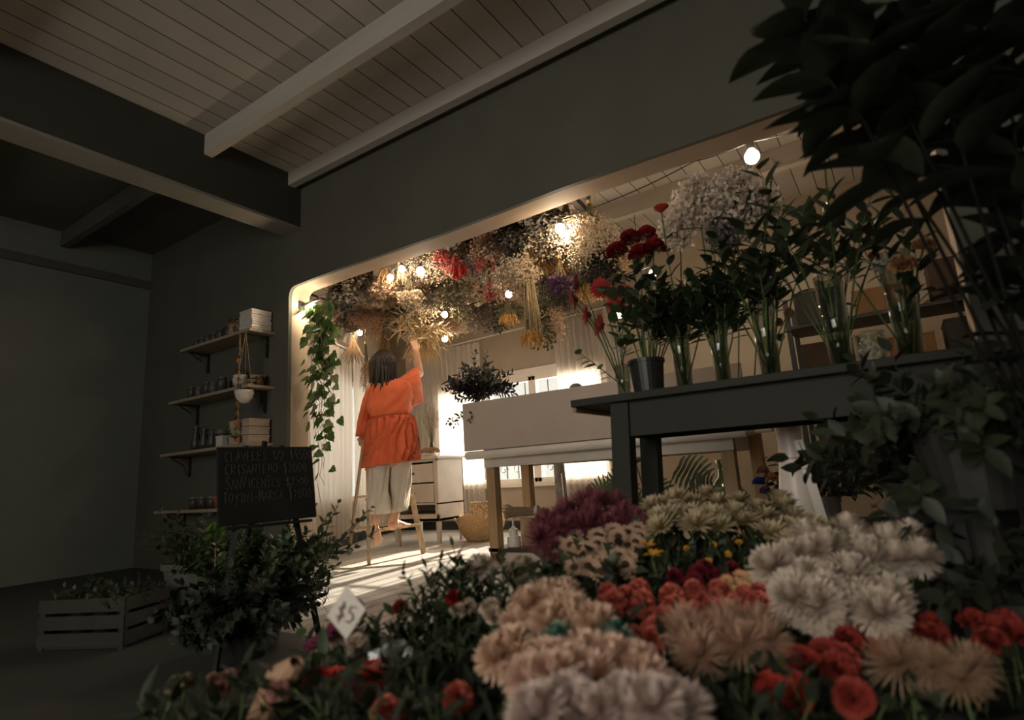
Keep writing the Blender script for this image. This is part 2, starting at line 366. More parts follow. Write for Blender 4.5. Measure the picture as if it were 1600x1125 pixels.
# ------------------------------------------------------------------ curtains
M_SHEER = sheer('sheer_curtain', (.78, .72, .65), .13, .48)
def curtain(pfn, u0, u1, z0, z1, pleats, amp, label, seed):
    """PFN(u, t, z): a point u metres along the rail, t metres into the room"""
    r_ = random.Random(seed); mb = MB(); n = pleats*8; K = 10
    ph = [r_.uniform(-.5, .5) for _ in range(pleats+2)]
    vs = []
    for k in range(K+1):
        v = k/K
        for i in range(n+1):
            u = i/n; a = amp*(1-.35*v)*math.sin(2*PI*(u*pleats+ph[int(u*pleats)]*.25*(1-v)))+.012*math.sin(7*u+3*v)
            vs.append(pfn(u0+(u1-u0)*u + .01*math.sin(11*u+4*v), .07+a, z0+(z1-z0)*v))
    fs = [(k*(n+1)+i, k*(n+1)+i+1, (k+1)*(n+1)+i+1, (k+1)*(n+1)+i) for k in range(K) for i in range(n)]
    mb.add(vs, fs)
    o = mb.build('curtain', M_SHEER, smooth=True); return tag(o, label, 'curtain', 'sheer curtains')
sp = lambda u, t, z: SA+sd*u+sn*t+Vector((0, 0, z))
bp = lambda u, t, z: Vector((u, BACK-t, z))
curtain(sp, .35, 1.7, .10, 2.12, 13, .028, 'sheer white curtain hanging at the slanting side wall, behind the ivy and ladder', 1)
curtain(sp, 1.72, 2.95, .12, 2.15, 12, .028, 'sheer white curtain on the side wall directly behind the person', 2)
curtain(bp, -1.75, -.47, .12, 2.34, 14, .03, 'brightly backlit sheer curtain between person and window, behind the chest of drawers', 3)
curtain(bp, .64, 1.45, .18, 2.40, 10, .035, 'sheer white curtain gathered at the far end of the window, above the palm leaves', 4)
r = MB().tube([(-1.95, BACK-.08, 2.34), (1.6, BACK-.08, 2.42)], .009, 8).build('curtain_rod', MATS['white_window_paint'], smooth=True)
tag(r, 'thin white curtain rod across the wall above the far window', 'curtain rod')
r = MB().tube([sp(.2, .08, 2.14), sp(3.1, .08, 2.17)], .009, 8).build('curtain_rod', MATS['white_window_paint'], smooth=True)
tag(r, 'thin white curtain rod along the slanting side wall above the sheer curtains', 'curtain rod')
# ------------------------------------------------------------------ plant kit
def rv(a): return rnd.uniform(-a, a)
def dirv(th, ph): return Vector((math.sin(th)*math.cos(ph), math.sin(th)*math.sin(ph), math.cos(th)))
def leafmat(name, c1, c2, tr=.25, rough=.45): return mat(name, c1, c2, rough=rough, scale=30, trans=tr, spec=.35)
L_DARK = leafmat('leaf_dark', (.058, .074, .040), (.042, .056, .031))
L_MID = leafmat('leaf_green', (.052, .088, .030), (.034, .060, .021))
L_IVY = leafmat('leaf_ivy', (.13, .22, .06), (.08, .14, .045), .4)
L_IVYP = leafmat('leaf_ivy_pale', (.34, .38, .20), (.20, .27, .11), .4)
L_BLUE = leafmat('leaf_blue_black', (.030, .038, .036), (.045, .036, .032), .1)
L_BRIGHT = leafmat('leaf_bright', (.14, .25, .03), (.09, .17, .03), .5)
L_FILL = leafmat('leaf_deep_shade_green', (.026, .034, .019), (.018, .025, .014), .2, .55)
S_GREEN = mat('stem_green', (.08, .12, .03), (.05, .085, .025), rough=.5, trans=.1)
S_BROWN = mat('stem_brown', (.05, .035, .022), (.035, .025, .018), rough=.8)
S_STRAW = mat('stem_straw', (.46, .33, .16), (.34, .23, .11), rough=.8, scale=30)
S_OLIVE = mat('dried_stem_olive', (.16, .12, .06), (.10, .08, .045), rough=.8, scale=30)

def ringflower(rings, spread, petal, seed=0):
    """petals set in rings: ring -> (polar angle, count, radius of base)"""
    mb = MB(); r0 = rnd.getstate(); rnd.seed(seed)
    for th, n, br, Lp, Wp, curl, cup, extra in rings:
        o = rnd.random()*6
        for i in range(n):
            ph = o+2*PI*i/n+rv(.5/n*2); t = th+rv(spread)
            d = dirv(t, ph); inn = dirv(t-PI/2, ph)
            mb.strip(dirv(t, ph)*br + Vector((0, 0, extra)), d, inn, Lp*rnd.uniform(.88, 1.1), Wp*rnd.uniform(.85, 1.1), curl*rnd.uniform(.7, 1.3), cup, segs=petal)
    rnd.setstate(r0); return mb
def pompon(R_, seed, n=14):
    """football chrysanthemum: dense incurved petals"""
    rg = []
    for k in range(n):
        th = .12+(2.15)*k/(n-1); rg.append((th, max(4, int(5+30*math.sin(th))), R_*.25, R_*(.78-.08*abs(th-1)), R_*.13, .40-.30*th, .35, 0))
    return ringflower(rg, .28, 4, seed)
def spider(R_, seed, n=6, w=.09):
    rg = []
    for k in range(n):
        th = .2+1.55*k/(n-1); rg.append((th, int(8+16*math.sin(th)), R_*.10, R_*(.92+.08*k/n), R_*w, .75-.5*th, .4, 0))
    return ringflower(rg, .14, 5, seed)
def daisy(R_, seed, n=20, rows=2):
    rg = [(1.25+.16*k, n, R_*.12, R_*(.86+.1*k), R_*.30, -.12, .12, 0) for k in range(rows)]
    return ringflower(rg, .1, 3, seed)
def flatmum(R_, seed):
    rg = [(.35+.27*k, 6+3*k, R_*.12, R_*(.5+.11*k), R_*.2, .25, .2, 0) for k in range(5)]
    return ringflower(rg, .12, 3, seed)
def carnation(R_, seed):
    """crowded ruffled petals with frilled outer edges"""
    mb = MB(); r0 = rnd.getstate(); rnd.seed(seed)
    for k in range(6):
        th = .18+.27*k; n = 4+2*k
        for i in range(n):
            ph = rnd.random()*.8+2*PI*i/n; t = th+rv(.15); d = dirv(t, ph); inn = dirv(t-PI/2, ph); side = d.cross(inn)
            W_ = R_*.62; Lp = R_*(.95-.03*k); vs = []; tt = []
            for a in range(4):
                u = a/3
                for b in range(7):
                    x = (b-3)/3; w = W_*(.18+.82*u)*.5
                    fr = (rv(.11)+.07*math.sin(b*2.4+i))*R_*u*u
                    q = d*(Lp*u*(1-.12*x*x)) + side*(x*w) + inn*(fr + R_*.10*math.sin(u*2.5)) - d*abs(rv(.05))*R_*u
                    vs.append(q); tt.append(u)
            mb.add(vs, [(a*7+b, a*7+b+1, (a+1)*7+b+1, (a+1)*7+b) for a in range(3) for b in range(6)], tt)
    rnd.setstate(r0); return mb
def rose(R_, seed, open_=1.0):
    mb = MB(); r0 = rnd.getstate(); rnd.seed(seed)
    for k in range(7):
        n = 3 if k < 2 else 4+(k > 4); rr = R_*(.14+.11*k*open_); tilt = .04+.10*k*open_; H_ = R_*(1.25-.06*k)
        for i in range(n):
            a0 = 2*PI*i/n+k*.9+rv(.15); wd = 2*PI/n*.72; vs = []; tt = []
            for a in range(5):
                u = a/4
                for b in range(7):
                    x = (b-3)/3; an = a0+x*wd; wv = math.sqrt(max(0, 1-(x*.93)**2))
                    rad = (rr*(.35+.65*min(1, u*1.7))+tilt*R_*u*u*.7 + (R_*.05*(u > .9)*1.5))*.85
                    z = -R_*.55+H_*u*(.62+.38*wv)
                    vs.append((rad*math.cos(an), rad*math.sin(an), z)); tt.append(u)
            mb.add(vs, [(a*7+b, a*7+b+1, (a+1)*7+b+1, (a+1)*7+b) for a in range(4) for b in range(6)], tt)
    rnd.setstate(r0); return mb
def lily_bloom(R_, seed):
    return ringflower([(.75, 3, 0, R_, R_*.42, -.9, .2, 0), (.85, 3, 0, R_*.95, R_*.34, -1.0, .2, 0)], .06, 6, seed)

BLOOMS = {}
def bloom_mesh(kind, R_, m, seed, cm=None, cr=.2):
    key = (kind, round(R_, 4), m.name, seed)
    if key not in BLOOMS:
        f = dict(pompon=pompon, spider=spider, fine=lambda r, q: spider(r, q, 9, .055), daisy=daisy, flatmum=flatmum, carnation=carnation, rose=rose, lily=lily_bloom)[kind]
        mb = f(R_, seed); me = mb.mesh('bloom', m, True)
        c = None
        if cm: c = MB().ball((0, 0, R_*.03), R_*cr, 10, 6, (1, 1, .55)).mesh('disc', cm, True)
        BLOOMS[key] = (me, c)
    return BLOOMS[key]
def cutflower(name, kind, R_, m, L_, seed, label, cat, group, stem=S_GREEN, leaf=L_DARK, cm=None, cr=.2, leaves=5, bend=.05, leafL=.07, leafW=.03, leafmin=.1):
    """a cut stem: origin at the bloom, stem hanging down to -L_"""
    me, c = bloom_mesh(kind, R_, m, seed, cm, cr)
    t = empty(name, (0, 0, 0)); tag(t, label, cat, group)
    b = bpy.data.objects.new('bloom', me); COL.objects.link(b); b.parent = t
    if c: d = bpy.data.objects.new('flower_centre', c); COL.objects.link(d); d.parent = b
    a = rnd.random()*6; pts = [Vector((bend*math.cos(a)*math.sin(PI*k/5), bend*math.sin(a)*math.sin(PI*k/5), -L_*k/5)) for k in range(6)]
    MB().tube(pts, .0032, 5).build('stem', stem, t, smooth=True)
    mb = MB()
    if kind in ('fine', 'pompon', 'rose', 'carnation', 'spider', 'lily', 'daisy', 'flatmum'):
        mb.lathe([(.003, -R_*.42), (R_*.20, -R_*.24), (R_*.26, -R_*.06)], n=7, close=False)
    for i in range(leaves):
        u = leafmin+(.85-leafmin)*(i+rnd.random())/max(1, leaves); ph = i*2.4+rnd.random()
        p = pts[0].lerp(pts[-1], u); mb.strip(p, dirv(.9+rv(.3), ph), (0, 0, 1), leafL*rnd.uniform(.8, 1.2), leafW, -.5, .15, 4, 'leaf')
    if mb.v: mb.build('foliage', leaf, t, smooth=True)
    return t
def place(proto, items, used=set()):
    """ITEMS: (location, tilt vector) - the first use moves the prototype itself"""
    out = []
    for loc, tilt in items:
        q = Vector((tilt[0], tilt[1], 1)).normalized(); e = (q.to_track_quat('Z', 'Y') @ Quaternion((0, 0, 1), rnd.random()*6.28)).to_euler()
        s = rnd.uniform(.88, 1.12)
        if proto.name not in used:
            used.add(proto.name); proto.location = loc; proto.rotation_euler = e; proto.scale = (s,)*3; out.append(proto)
        else: out.append(dup(proto, loc, e, scale=s))
    return out
def twig(mb_s, mb_l, base, d, L_, leafL, leafW, n, r=.003, droop=.15, shape='leaf', pair=False, curl=-.3, segs=7, ang=.9, seed=None):
    """a leafy shoot added to a stem builder and a leaf builder"""
    p = Vector(base); d = Vector(d).normalized(); pts = [p.copy()]; u0 = d.orthogonal().normalized()
    for i in range(segs):
        d = (d+Vector((rv(.12), rv(.12), rv(.08)-droop/segs))).normalized(); p = p+d*(L_/segs); pts.append(p.copy())
    mb_s.tube(pts, [r*(1-.6*i/segs) for i in range(segs+1)], 4)
    for i in range(n):
        u = .12+.88*(i+.5)/n; k = min(segs-1, int(u*segs)); q = pts[k].lerp(pts[k+1], u*segs-k)
        dd = (pts[k+1]-pts[k]).normalized(); o = dd.orthogonal().normalized()
        for s_ in ((0, PI) if pair else (0,)):
            ph = i*2.4+s_+rv(.3); rad = Quaternion(dd, ph)@o
            ld = (dd*math.cos(ang)+rad*math.sin(ang)+Vector((0, 0, rv(.15))))
            mb_l.strip(q, ld, dd+Vector((0, 0, .6)), leafL*rnd.uniform(.7, 1.15)*(1-.25*u), leafW*rnd.uniform(.8, 1.1)*(1-.2*u), curl*rnd.uniform(.5, 1.5), .15, 4, shape)
    return pts
def shrub(name, loc, H_, spread, n, leafL, leafW, nl, label, cat, lm, sm=S_BROWN, group=None, lean=(0, 0), droop=.3, base_r=.03, shape='leaf', pair=False, thmin=.05):
    t = empty(name, loc); tag(t, label, cat, group); a, b = MB(), MB()
    for i in range(n):
        ph = 2*PI*i/n+rv(.4); th = thmin+(spread-thmin)*math.sqrt(rnd.random())
        d = dirv(th, ph)+Vector((lean[0], lean[1], 0))
        twig(a, b, (base_r*math.cos(ph), base_r*math.sin(ph), 0), d, H_*rnd.uniform(.6, 1.05), leafL, leafW, nl, droop=droop, shape=shape, pair=pair)
    a.build('stem', sm, t, smooth=True); b.build('foliage', lm, t, smooth=True); return t
def bucket(name, loc, r, h, m, label, cat='bucket', group=None, lip=True, taper=.8, n=28):
    t = tag(empty(name, loc), label, cat, group)
    mb = MB(); mb.lathe([(0.001, 0), (r*taper, 0), (r, h), (r*1.06, h), (r*1.06, h-.012), (r*.985, h-.012)][:4]+[(r*1.05, h+.006), (r*.95, h+.004), (r*taper*.95, .01), (.001, .01)], n=n, close=False)
    mb.build('bucket_body', m, t, smooth=False)
    if lip: MB().lathe([(r*1.0, h-.02), (r*1.09, h-.02), (r*1.09, h+.004), (r*1.0, h+.004)], n=n, close=False).build('lip', m, t)
    return t
# ------------------------------------------------------------------ furniture and small things
M_WHITEP = mat('aged_white_paint', (.62, .55, .47), (.54, .48, .41), rough=.5, scale=6)
M_PANEL = mat('pale_panel_board', (.47, .39, .325), (.43, .355, .30), rough=.65, scale=3)
M_PINE = mat('pine_wood', (.42, .28, .15), (.33, .215, .11), rough=.55, scale=6, stretch=(5, 5, .5))
M_LADDER = mat('weathered_ladder_wood', (.50, .38, .25), (.36, .27, .18), rough=.7, scale=9, stretch=(5, 5, .6))
M_BLKT = mat('black_table_paint', (.036, .037, .030), (.030, .031, .026), rough=.6, scale=3, spec=.12)
M_BLKMATT = mat('matt_black', (.018, .018, .016), (.014, .014, .013), rough=.7, spec=.2)
M_CHALK = mat('chalk', (.12, .115, .10), (.05, .048, .042), rough=.9, scale=70)
M_BOARD = mat('blackboard', (.014, .015, .013), (.020, .020, .017), rough=.8, scale=5, spec=.15)
M_STRAWW = mat('woven_straw', (.62, .42, .22), (.42, .27, .13), rough=.85, scale=60, stretch=(1, 1, 4), bump=.5)
M_CARD = mat('kraft_cardboard', (.42, .28, .16), (.37, .25, .14), rough=.8, scale=5)
M_PAPER = mat('white_paper', (.66, .60, .53), (.60, .55, .49), rough=.8, scale=5)
M_CREAMBOX = mat('cream_box_card', (.50, .38, .28), (.46, .35, .26), rough=.8, scale=5)
M_WPLAST = mat('white_plastic', (.75, .70, .62), (.72, .67, .60), rough=.35)
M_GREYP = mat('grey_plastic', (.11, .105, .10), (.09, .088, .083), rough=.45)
M_BLKPLAST = mat('black_plastic', (.016, .017, .015), (.02, .02, .018), rough=.4)
M_CLEAR = clear('clear_glass', (.93, .96, .93), .62)
M_CLEARG = clear('green_bottle_glass', (.42, .55, .25), .6)
M_WATER = clear('vase_water', (.80, .84, .74), .8)
M_CELLO = clear('cellophane', (.93, .93, .92), .55, .15)
M_CERAM = mat('white_ceramic', (.70, .62, .54), (.64, .56, .49), rough=.35)
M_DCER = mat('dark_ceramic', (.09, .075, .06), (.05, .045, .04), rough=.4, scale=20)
M_TERRA = mat('terracotta', (.36, .12, .05), (.28, .09, .04), rough=.8)
M_STEEL = mat('dark_steel', (.10, .09, .08), (.07, .065, .06), rough=.4, metal=.8)
M_SHELF = mat('pale_shelf_wood', (.40, .31, .23), (.32, .25, .18), rough=.6, scale=8, stretch=(.4, 4, 4))
M_KRAFT = mat('kraft_wrap', (.36, .22, .13), (.30, .18, .11), rough=.8)

# --- strokes for handwriting -----------------------------------------------------------------
GL = {'C': [[(1, .9), (.5, 1), (.1, .7), (.05, .3), (.45, 0), (1, .1)]], 'L': [[(.1, 1), (.1, 0), (.9, .05)]], 'A': [[(0, 0), (.5, 1), (1, 0)], [(.2, .35), (.85, .38)]],
      'V': [[(0, 1), (.5, 0), (1, 1)]], 'E': [[(.95, 1), (.1, .95), (.05, 0), (.95, .04)], [(.1, .5), (.8, .52)]], 'S': [[(.95, .85), (.5, 1), (.1, .75), (.5, .52), (.9, .28), (.5, 0), (.05, .12)]],
      '1': [[(.2, .75), (.5, 1), (.5, 0)]], '/': [[(.1, 0), (.9, 1)]], '2': [[(.05, .75), (.5, 1), (.9, .7), (.05, 0), (1, .03)]], '$': [[(.9, .82), (.5, .92), (.12, .7), (.5, .5), (.9, .3), (.5, .08), (.05, .2)], [(.5, 1.15), (.5, -.15)]],
      '4': [[(.6, 1), (.05, .35), (.95, .38)], [(.7, .65), (.68, 0)]], '5': [[(.9, 1), (.2, 1), (.15, .58), (.6, .62), (.95, .3), (.5, 0), (.05, .08)]], '0': [[(.5, 1), (.08, .7), (.1, .25), (.5, 0), (.9, .3), (.92, .75), (.5, 1)]],
      'R': [[(.05, 0), (.08, 1), (.7, .95), (.85, .7), (.1, .5), (.95, 0)]], 'I': [[(.5, 1), (.5, 0)]], 'N': [[(.05, 0), (.08, 1), (.9, 0), (.95, 1)]], 'T': [[(0, 1), (1, .97)], [(.5, .97), (.5, 0)]],
      'O': [[(.5, 1), (.05, .7), (.08, .25), (.5, 0), (.92, .3), (.95, .75), (.5, 1)]], 'M': [[(.02, 0), (.12, 1), (.5, .35), (.88, 1), (.98, 0)]], 'G': [[(.95, .88), (.5, 1), (.08, .65), (.1, .2), (.55, 0), (.95, .2), (.93, .48), (.55, .46)]],
      'U': [[(.05, 1), (.1, .2), (.5, 0), (.9, .2), (.95, 1)]], 'Y': [[(.05, .95), (.48, .5)], [(.98, 1), (.2, -.3)]], 'F': [[(.95, 1), (.1, .95), (.08, 0)], [(.1, .5), (.8, .5)]], '-': [[(.05, .45), (.95, .5)]], ' ': [], '3': [[(.1, .95), (.8, .95), (.45, .58), (.9, .35), (.6, 0), (.05, .08)]]}
def writing(mb, text, o, ux, uz, h, w=None, r=.0012, gap=.28, wob=.06, heights=None):
    """handwritten capitals from point O along UX, letter height H along UZ"""
    ux, uz, o = Vector(ux).normalized(), Vector(uz).normalized(), Vector(o); n = len(text); cw = (w/n/(1+gap)) if w else h*.6; x = 0
    for i, ch in enumerate(text):
        hh = h*(heights[i] if heights else 1)*rnd.uniform(.9, 1.08); dz = rv(wob)*h
        for st in GL.get(ch.upper(), []):
            pts = [o+ux*(x+(p[0]+rv(.04))*cw)+uz*(dz+(p[1]+rv(.03))*hh) for p in st]
            mb.tube(pts, r, 5)
        x += cw*(1+gap) if ch not in 'I1/' else cw*(.75+gap)
    return mb

# --- work table with pale front board and paper roll ------------------------------------------
t = tag(empty('work_table', (1.0, .98, 0)), 'long work table with a pale front board, paper roll and pine legs', 'table')
o = Vector((1.0, .98, 0))
def W2(mb, x0, x1, y0, y1, z0, z1): mb.box(((x0+x1)/2-o.x, (y0+y1)/2-o.y, (z0+z1)/2), (x1-x0, y1-y0, z1-z0)); return mb
W2(MB(), 1.0, 3.12, .88, .92, .835, 1.21).build('front_board', M_PANEL, t, bevel=.002)
W2(MB(), 1.02, 3.12, .92, 1.72, .86, .90).build('table_top', M_PANEL, t, bevel=.002)
W2(MB(), 1.12, 3.0, .97, .995, .70, .86).build('apron', M_WHITEP, t)
W2(MB(), 1.12, 3.0, 1.64, 1.665, .70, .86).build('apron', M_WHITEP, t)
for x, y in ((1.15, 1.04), (2.95, 1.04), (1.10, 1.62), (3.0, 1.62)):
    W2(MB(), x-.04, x+.04, y-.04, y+.04, 0, .86).build('leg', M_PINE, t, bevel=.003)
W2(MB(), 1.1, 3.0, 1.0, 1.66, .07, .095).build('lower_shelf', mat('dark_shelf_board', (.06, .04, .028), rough=.7), t)
W2(MB(), 2.6, 3.05, .97, 1.0, .79, .86).build('roll_bracket', M_PINE, t)
rl = tag(empty('paper_roll', (1.0, .90, .80)), 'long white paper roll mounted under the edge of the pale board', 'paper roll')
MB().tube([(.01, 0, 0), (2.10, 0, 0)], .032, 18).build('paper', M_PAPER, rl)
MB().tube([(2.10, 0, 0), (2.15, 0, 0)], .026, 14).build('wooden_core', M_KRAFT, rl)
MB().tube([(2.15, 0, 0), (2.24, 0, 0)], .018, 14).build('core_end', M_PAPER, rl)
MB().tube([(2.24, 0, 0), (2.34, 0, 0)], .014, 10).build('spindle', M_KRAFT, rl)

# --- black display table ----------------------------------------------------------------------
t = tag(empty('display_table', (2.9, -.35, 0)), 'black painted high table carrying the flower vases, seen from below', 'table')
o = Vector((2.9, -.35, 0))
W2(MB(), 2.72, 4.75, -.56, -.08, .895, .925).build('table_top', M_BLKT, t, bevel=.004)
W2(MB(), 2.72, 2.735, -.54, -.10, .875, .895).build('end_batten', M_KRAFT, t)
W2(MB(), 2.92, 4.7, -.515, -.49, .755, .895).build('apron', M_BLKT, t)
W2(MB(), 2.92, 4.7, -.15, -.125, .755, .895).build('apron', M_BLKT, t)
W2(MB(), 2.90, 2.92, -.5, -.14, .755, .895).build('side_apron', M_BLKT, t)
for x, y in ((2.925, -.495), (2.925, -.19), (4.66, -.495), (4.66, -.19)):
    sx = -.055 if x < 3.5 else .03
    MB().bar((x-o.x, y-o.y, .895), (x-o.x+sx, y-o.y, 0), .078, .07, upv=(0, 1, 0)).build('leg', M_BLKT, t, bevel=.003)

# --- chest of drawers --------------------------------------------------------------------------
t = tag(empty('chest_of_drawers', (-.5, 2.12, 0)), 'white painted chest of drawers on tapered legs behind the ladder', 'chest of drawers')
o = Vector((-.5, 2.12, 0)); X0, X1, Y0, Y1 = -.82, -.17, 1.90, 2.32
mb = MB(); W2(mb, X0, X0+.03, Y0, Y1, .22, .85); W2(mb, X1-.03, X1, Y0, Y1, .22, .85); W2(mb, X0, X1, Y1-.02, Y1, .22, .85); W2(mb, X0, X1, Y0, Y1, .22, .25); W2(mb, X0, X1, Y0, Y1, .385, .405)
W2(mb, X0, X1, Y0, Y0+.02, .825, .85); W2(mb, X0, X1, Y0, Y0+.02, .22, .29)
mb.build('carcass', M_WHITEP, t, bevel=.003)
W2(MB(), X0-.03, X1+.03, Y0-.03, Y1+.02, .85, .875).build('top', M_WHITEP, t, bevel=.003)
W2(MB(), X0+.04, X1-.04, Y0+.02, Y1-.03, .29, .30).build('open_shelf', mat('brown_shelf_board', (.16, .09, .05), rough=.7), t)
for k in range(2):
    d = W2(MB(), X0+.05, X1-.06, Y0-.008, Y0+.3, .41+.205*k, .60+.205*k).build('drawer', M_WHITEP, t, bevel=.004)
    MB().ball(((X0+X1)/2-o.x, Y0-.02-o.y, .505+.205*k), .014, 10, 6).build('knob', M_STEEL, d, smooth=True)
for x in (X0+.03, X1-.03):
    for y in (Y0+.03, Y1-.03):
        mb = MB(); a, b = .03, .018
        mb.add([(x-o.x+i*a, y-o.y+j*a, .85) for i, j in ((-1, -1), (1, -1), (1, 1), (-1, 1))]+[(x-o.x+i*b, y-o.y+j*b, 0) for i, j in ((-1, -1), (1, -1), (1, 1), (-1, 1))],
               [(0, 1, 2, 3), (7, 6, 5, 4), (0, 4, 5, 1), (1, 5, 6, 2), (2, 6, 7, 3), (3, 7, 4, 0)])
        mb.build('leg', M_WHITEP, t)
# cloth, wreath and gypsophila on the chest
mb = MB(); mb.box((0, 0, .004), (.36, .26, .008)); c = mb.build('doily', M_PAPER, bevel=.003); c.location = (-.40, 2.08, .8755); tag(c, 'thin white cloth under the round flower dish on the chest', 'cloth')
t = tag(empty('flower_dish', (-.42, 2.08, .884)), 'round dish heaped with small dried flowers on the white chest', 'flower dish')
MB().lathe([(.001, 0), (.06, 0), (.09, .035), (.085, .035), (.001, .012)], n=20, close=False).build('dish', M_CERAM, t, smooth=True)
mb = MB()
for i in range(420):
    a = rnd.random()*6.28; q = rnd.random(); rr = .02+.085*math.sqrt(q); mb.octa((rr*math.cos(a), rr*math.sin(a), .035+.055*math.sqrt(max(0, 1-(rr/.11)**2))+rv(.012)), .008)
mb.build('dried_flowers', mat('dried_mixed_flowers', (.50, .35, .25), (.25, .12, .08), rough=.8, scale=60), t)
t = tag(empty('gypsophila_vase', (-.50, 2.2, .876)), 'tall cloudy spray of dried baby breath in a dark vase beside the person', 'vase')
MB().lathe([(.001, 0), (.03, 0), (.035, .08), (.02, .16), (.024, .17)], n=16).build('vase_body', M_DCER, t, smooth=True)
st, fl = MB(), MB()
for i in range(46):
    th = .32*math.sqrt(rnd.random()); d = dirv(th, i*2.4); L_ = rnd.uniform(.3, .52); st.tube([(0, 0, .14), d*L_*.6+Vector((0, 0, .14)), d*L_+Vector((rv(.02), rv(.02), .14))], .001, 3)
    for k in range(14): fl.octa(Vector((0, 0, .14))+d*(L_*rnd.uniform(.55, 1.02))+Vector((rv(.05), rv(.05), rv(.05))), .005)
st.build('stems', S_OLIVE, t); fl.build('blossoms', mat('gypsophila_dry', (.50, .44, .37), (.36, .30, .24), rough=.8), t)

# --- baskets ----------------------------------------------------------------------------------
def woven(mb, prof, n=64, amp=.004, ph0=0):
    """woven wall: alternate over-under bumps"""
    vs = []; k = len(prof)
    for i, (r, z) in enumerate(prof):
        for j in range(n):
            a = 2*PI*j/n; rr = r+amp*(1 if (i+j) % 2 else -1); vs.append((rr*math.cos(a), rr*math.sin(a), z))
    mb.add(vs, [(i*n+j, i*n+(j+1) % n, (i+1)*n+(j+1) % n, (i+1)*n+j) for i in range(k-1) for j in range(n)])
t = tag(empty('basket', (.12, 2.22, 0)), 'wide belly shaped straw basket with drooping rope handles on the floor', 'basket')
mb = MB(); prof = [(.15+.09*math.sin(u*2.2)*1.0, .005+.25*u) for u in [i/26 for i in range(27)]]
woven(mb, [(.001, .005)]+prof+[(p[0]-.012, p[1]) for p in prof[::-1]]); mb.build('basket_body', M_STRAWW, t)
for s in (-1, 1):
    pts = [(.23*math.cos(a)*1.02, s*(.17+.02), .24-.13*math.sin((a-.55)/(PI-1.1)*PI)) for a in [.55+(PI-1.1)*i/14 for i in range(15)]]
    MB().tube(pts, .007, 6).build('handle', M_STRAWW, t, smooth=True)
t = tag(empty('basket', (.14, 2.24, .17)), 'small lacy straw basket standing inside the wide belly basket', 'basket')
mb = MB(); woven(mb, [(.001, .002)]+[(.13, .002+.21*i/20) for i in range(21)]+[(.12, .212-.2*i/20) for i in range(21)], n=44, amp=.006); mb.build('basket_body', mat('pale_open_straw', (.80, .62, .38), (.30, .18, .09), rough=.85, scale=45, bump=.4), t)
pts = [(.12*math.cos(a), -.15, .12-.09*math.sin(a)) for a in [PI*i/12 for i in range(13)]]
MB().tube(pts, .007, 6).build('handle', M_STRAWW, t, smooth=True)

# --- rug ----------------------------------------------------------------------------------------
mb = MB(); n = 56; c = Vector((.24, 1.0, 0)); ax = Vector((.48, .86, 0)).normalized(); ay = Vector((-ax.y, ax.x, 0)); vs = [(0, 0, .012)]
for j in range(n):
    a = 2*PI*j/n; vs.append(ax*(.62*math.cos(a))+ay*(.37*math.sin(a))+Vector((0, 0, .012)))
for j in range(n):
    a = 2*PI*j/n; vs.append(ax*(.635*math.cos(a)*(1+.008*(j % 2)))+ay*(.385*math.sin(a)*(1+.008*(j % 2)))+Vector((0, 0, .001)))
mb.add(vs, [(0, 1+j, 1+(j+1) % n) for j in range(n)]+[(1+j, 1+n+j, 1+n+(j+1) % n, 1+(j+1) % n) for j in range(n)])
r = mb.build('crochet_rug', mat('cream_crochet', (.72, .64, .54), (.52, .45, .37), rough=.9, scale=55, bump=.6)); r.location = c; tag(r, 'oval cream crochet rug under the wooden step ladder', 'rug')

# --- step ladder ---------------------------------------------------------------------------------
FL, FR, BL, BR = Vector((.23, .59, .014)), Vector((.25, 1.20, .014)), Vector((-.62, 1.12, 0)), Vector((-.50, 1.68, 0))
apx = Vector((-.16, 1.13, 1.16)); TL, TR = apx+Vector((-.02, -.17, 0)), apx+Vector((.02, .17, 0))
t = tag(empty('step_ladder', (0, 0, 0)), 'wooden folding step ladder with flat rungs that the person stands on', 'ladder')
for a, b in ((FL, TL), (FR, TR)): MB().bar(a, b, .028, .05).build('front_rail', M_LADDER, t, bevel=.003)
for a, b in ((BL, TL), (BR, TR)): MB().bar(a, b+Vector((-.03, .01, -.02)), .022, .035).build('rear_rail', M_LADDER, t, bevel=.003)
def lr(u, s): return (FL.lerp(TL, u) if s < 0 else FR.lerp(TR, u))
for u in (.21, .43, .65, .87):
    MB().bar(lr(u, -1), lr(u, 1), .075, .022).build('rung', M_LADDER, t, bevel=.003)
MB().bar(TL+Vector((0, -.02, .01)), TR+Vector((0, .02, .01)), .12, .024).build('top_step', M_LADDER, t, bevel=.003)
for u in (.45, .2): MB().bar(BL.lerp(TL, u), BR.lerp(TR, u), .03, .02).build('rear_brace', M_LADDER, t)
MB().bar(BL.lerp(TL, .2), BR.lerp(TR, .62), .02, .02).build('diagonal_brace', M_LADDER, t)

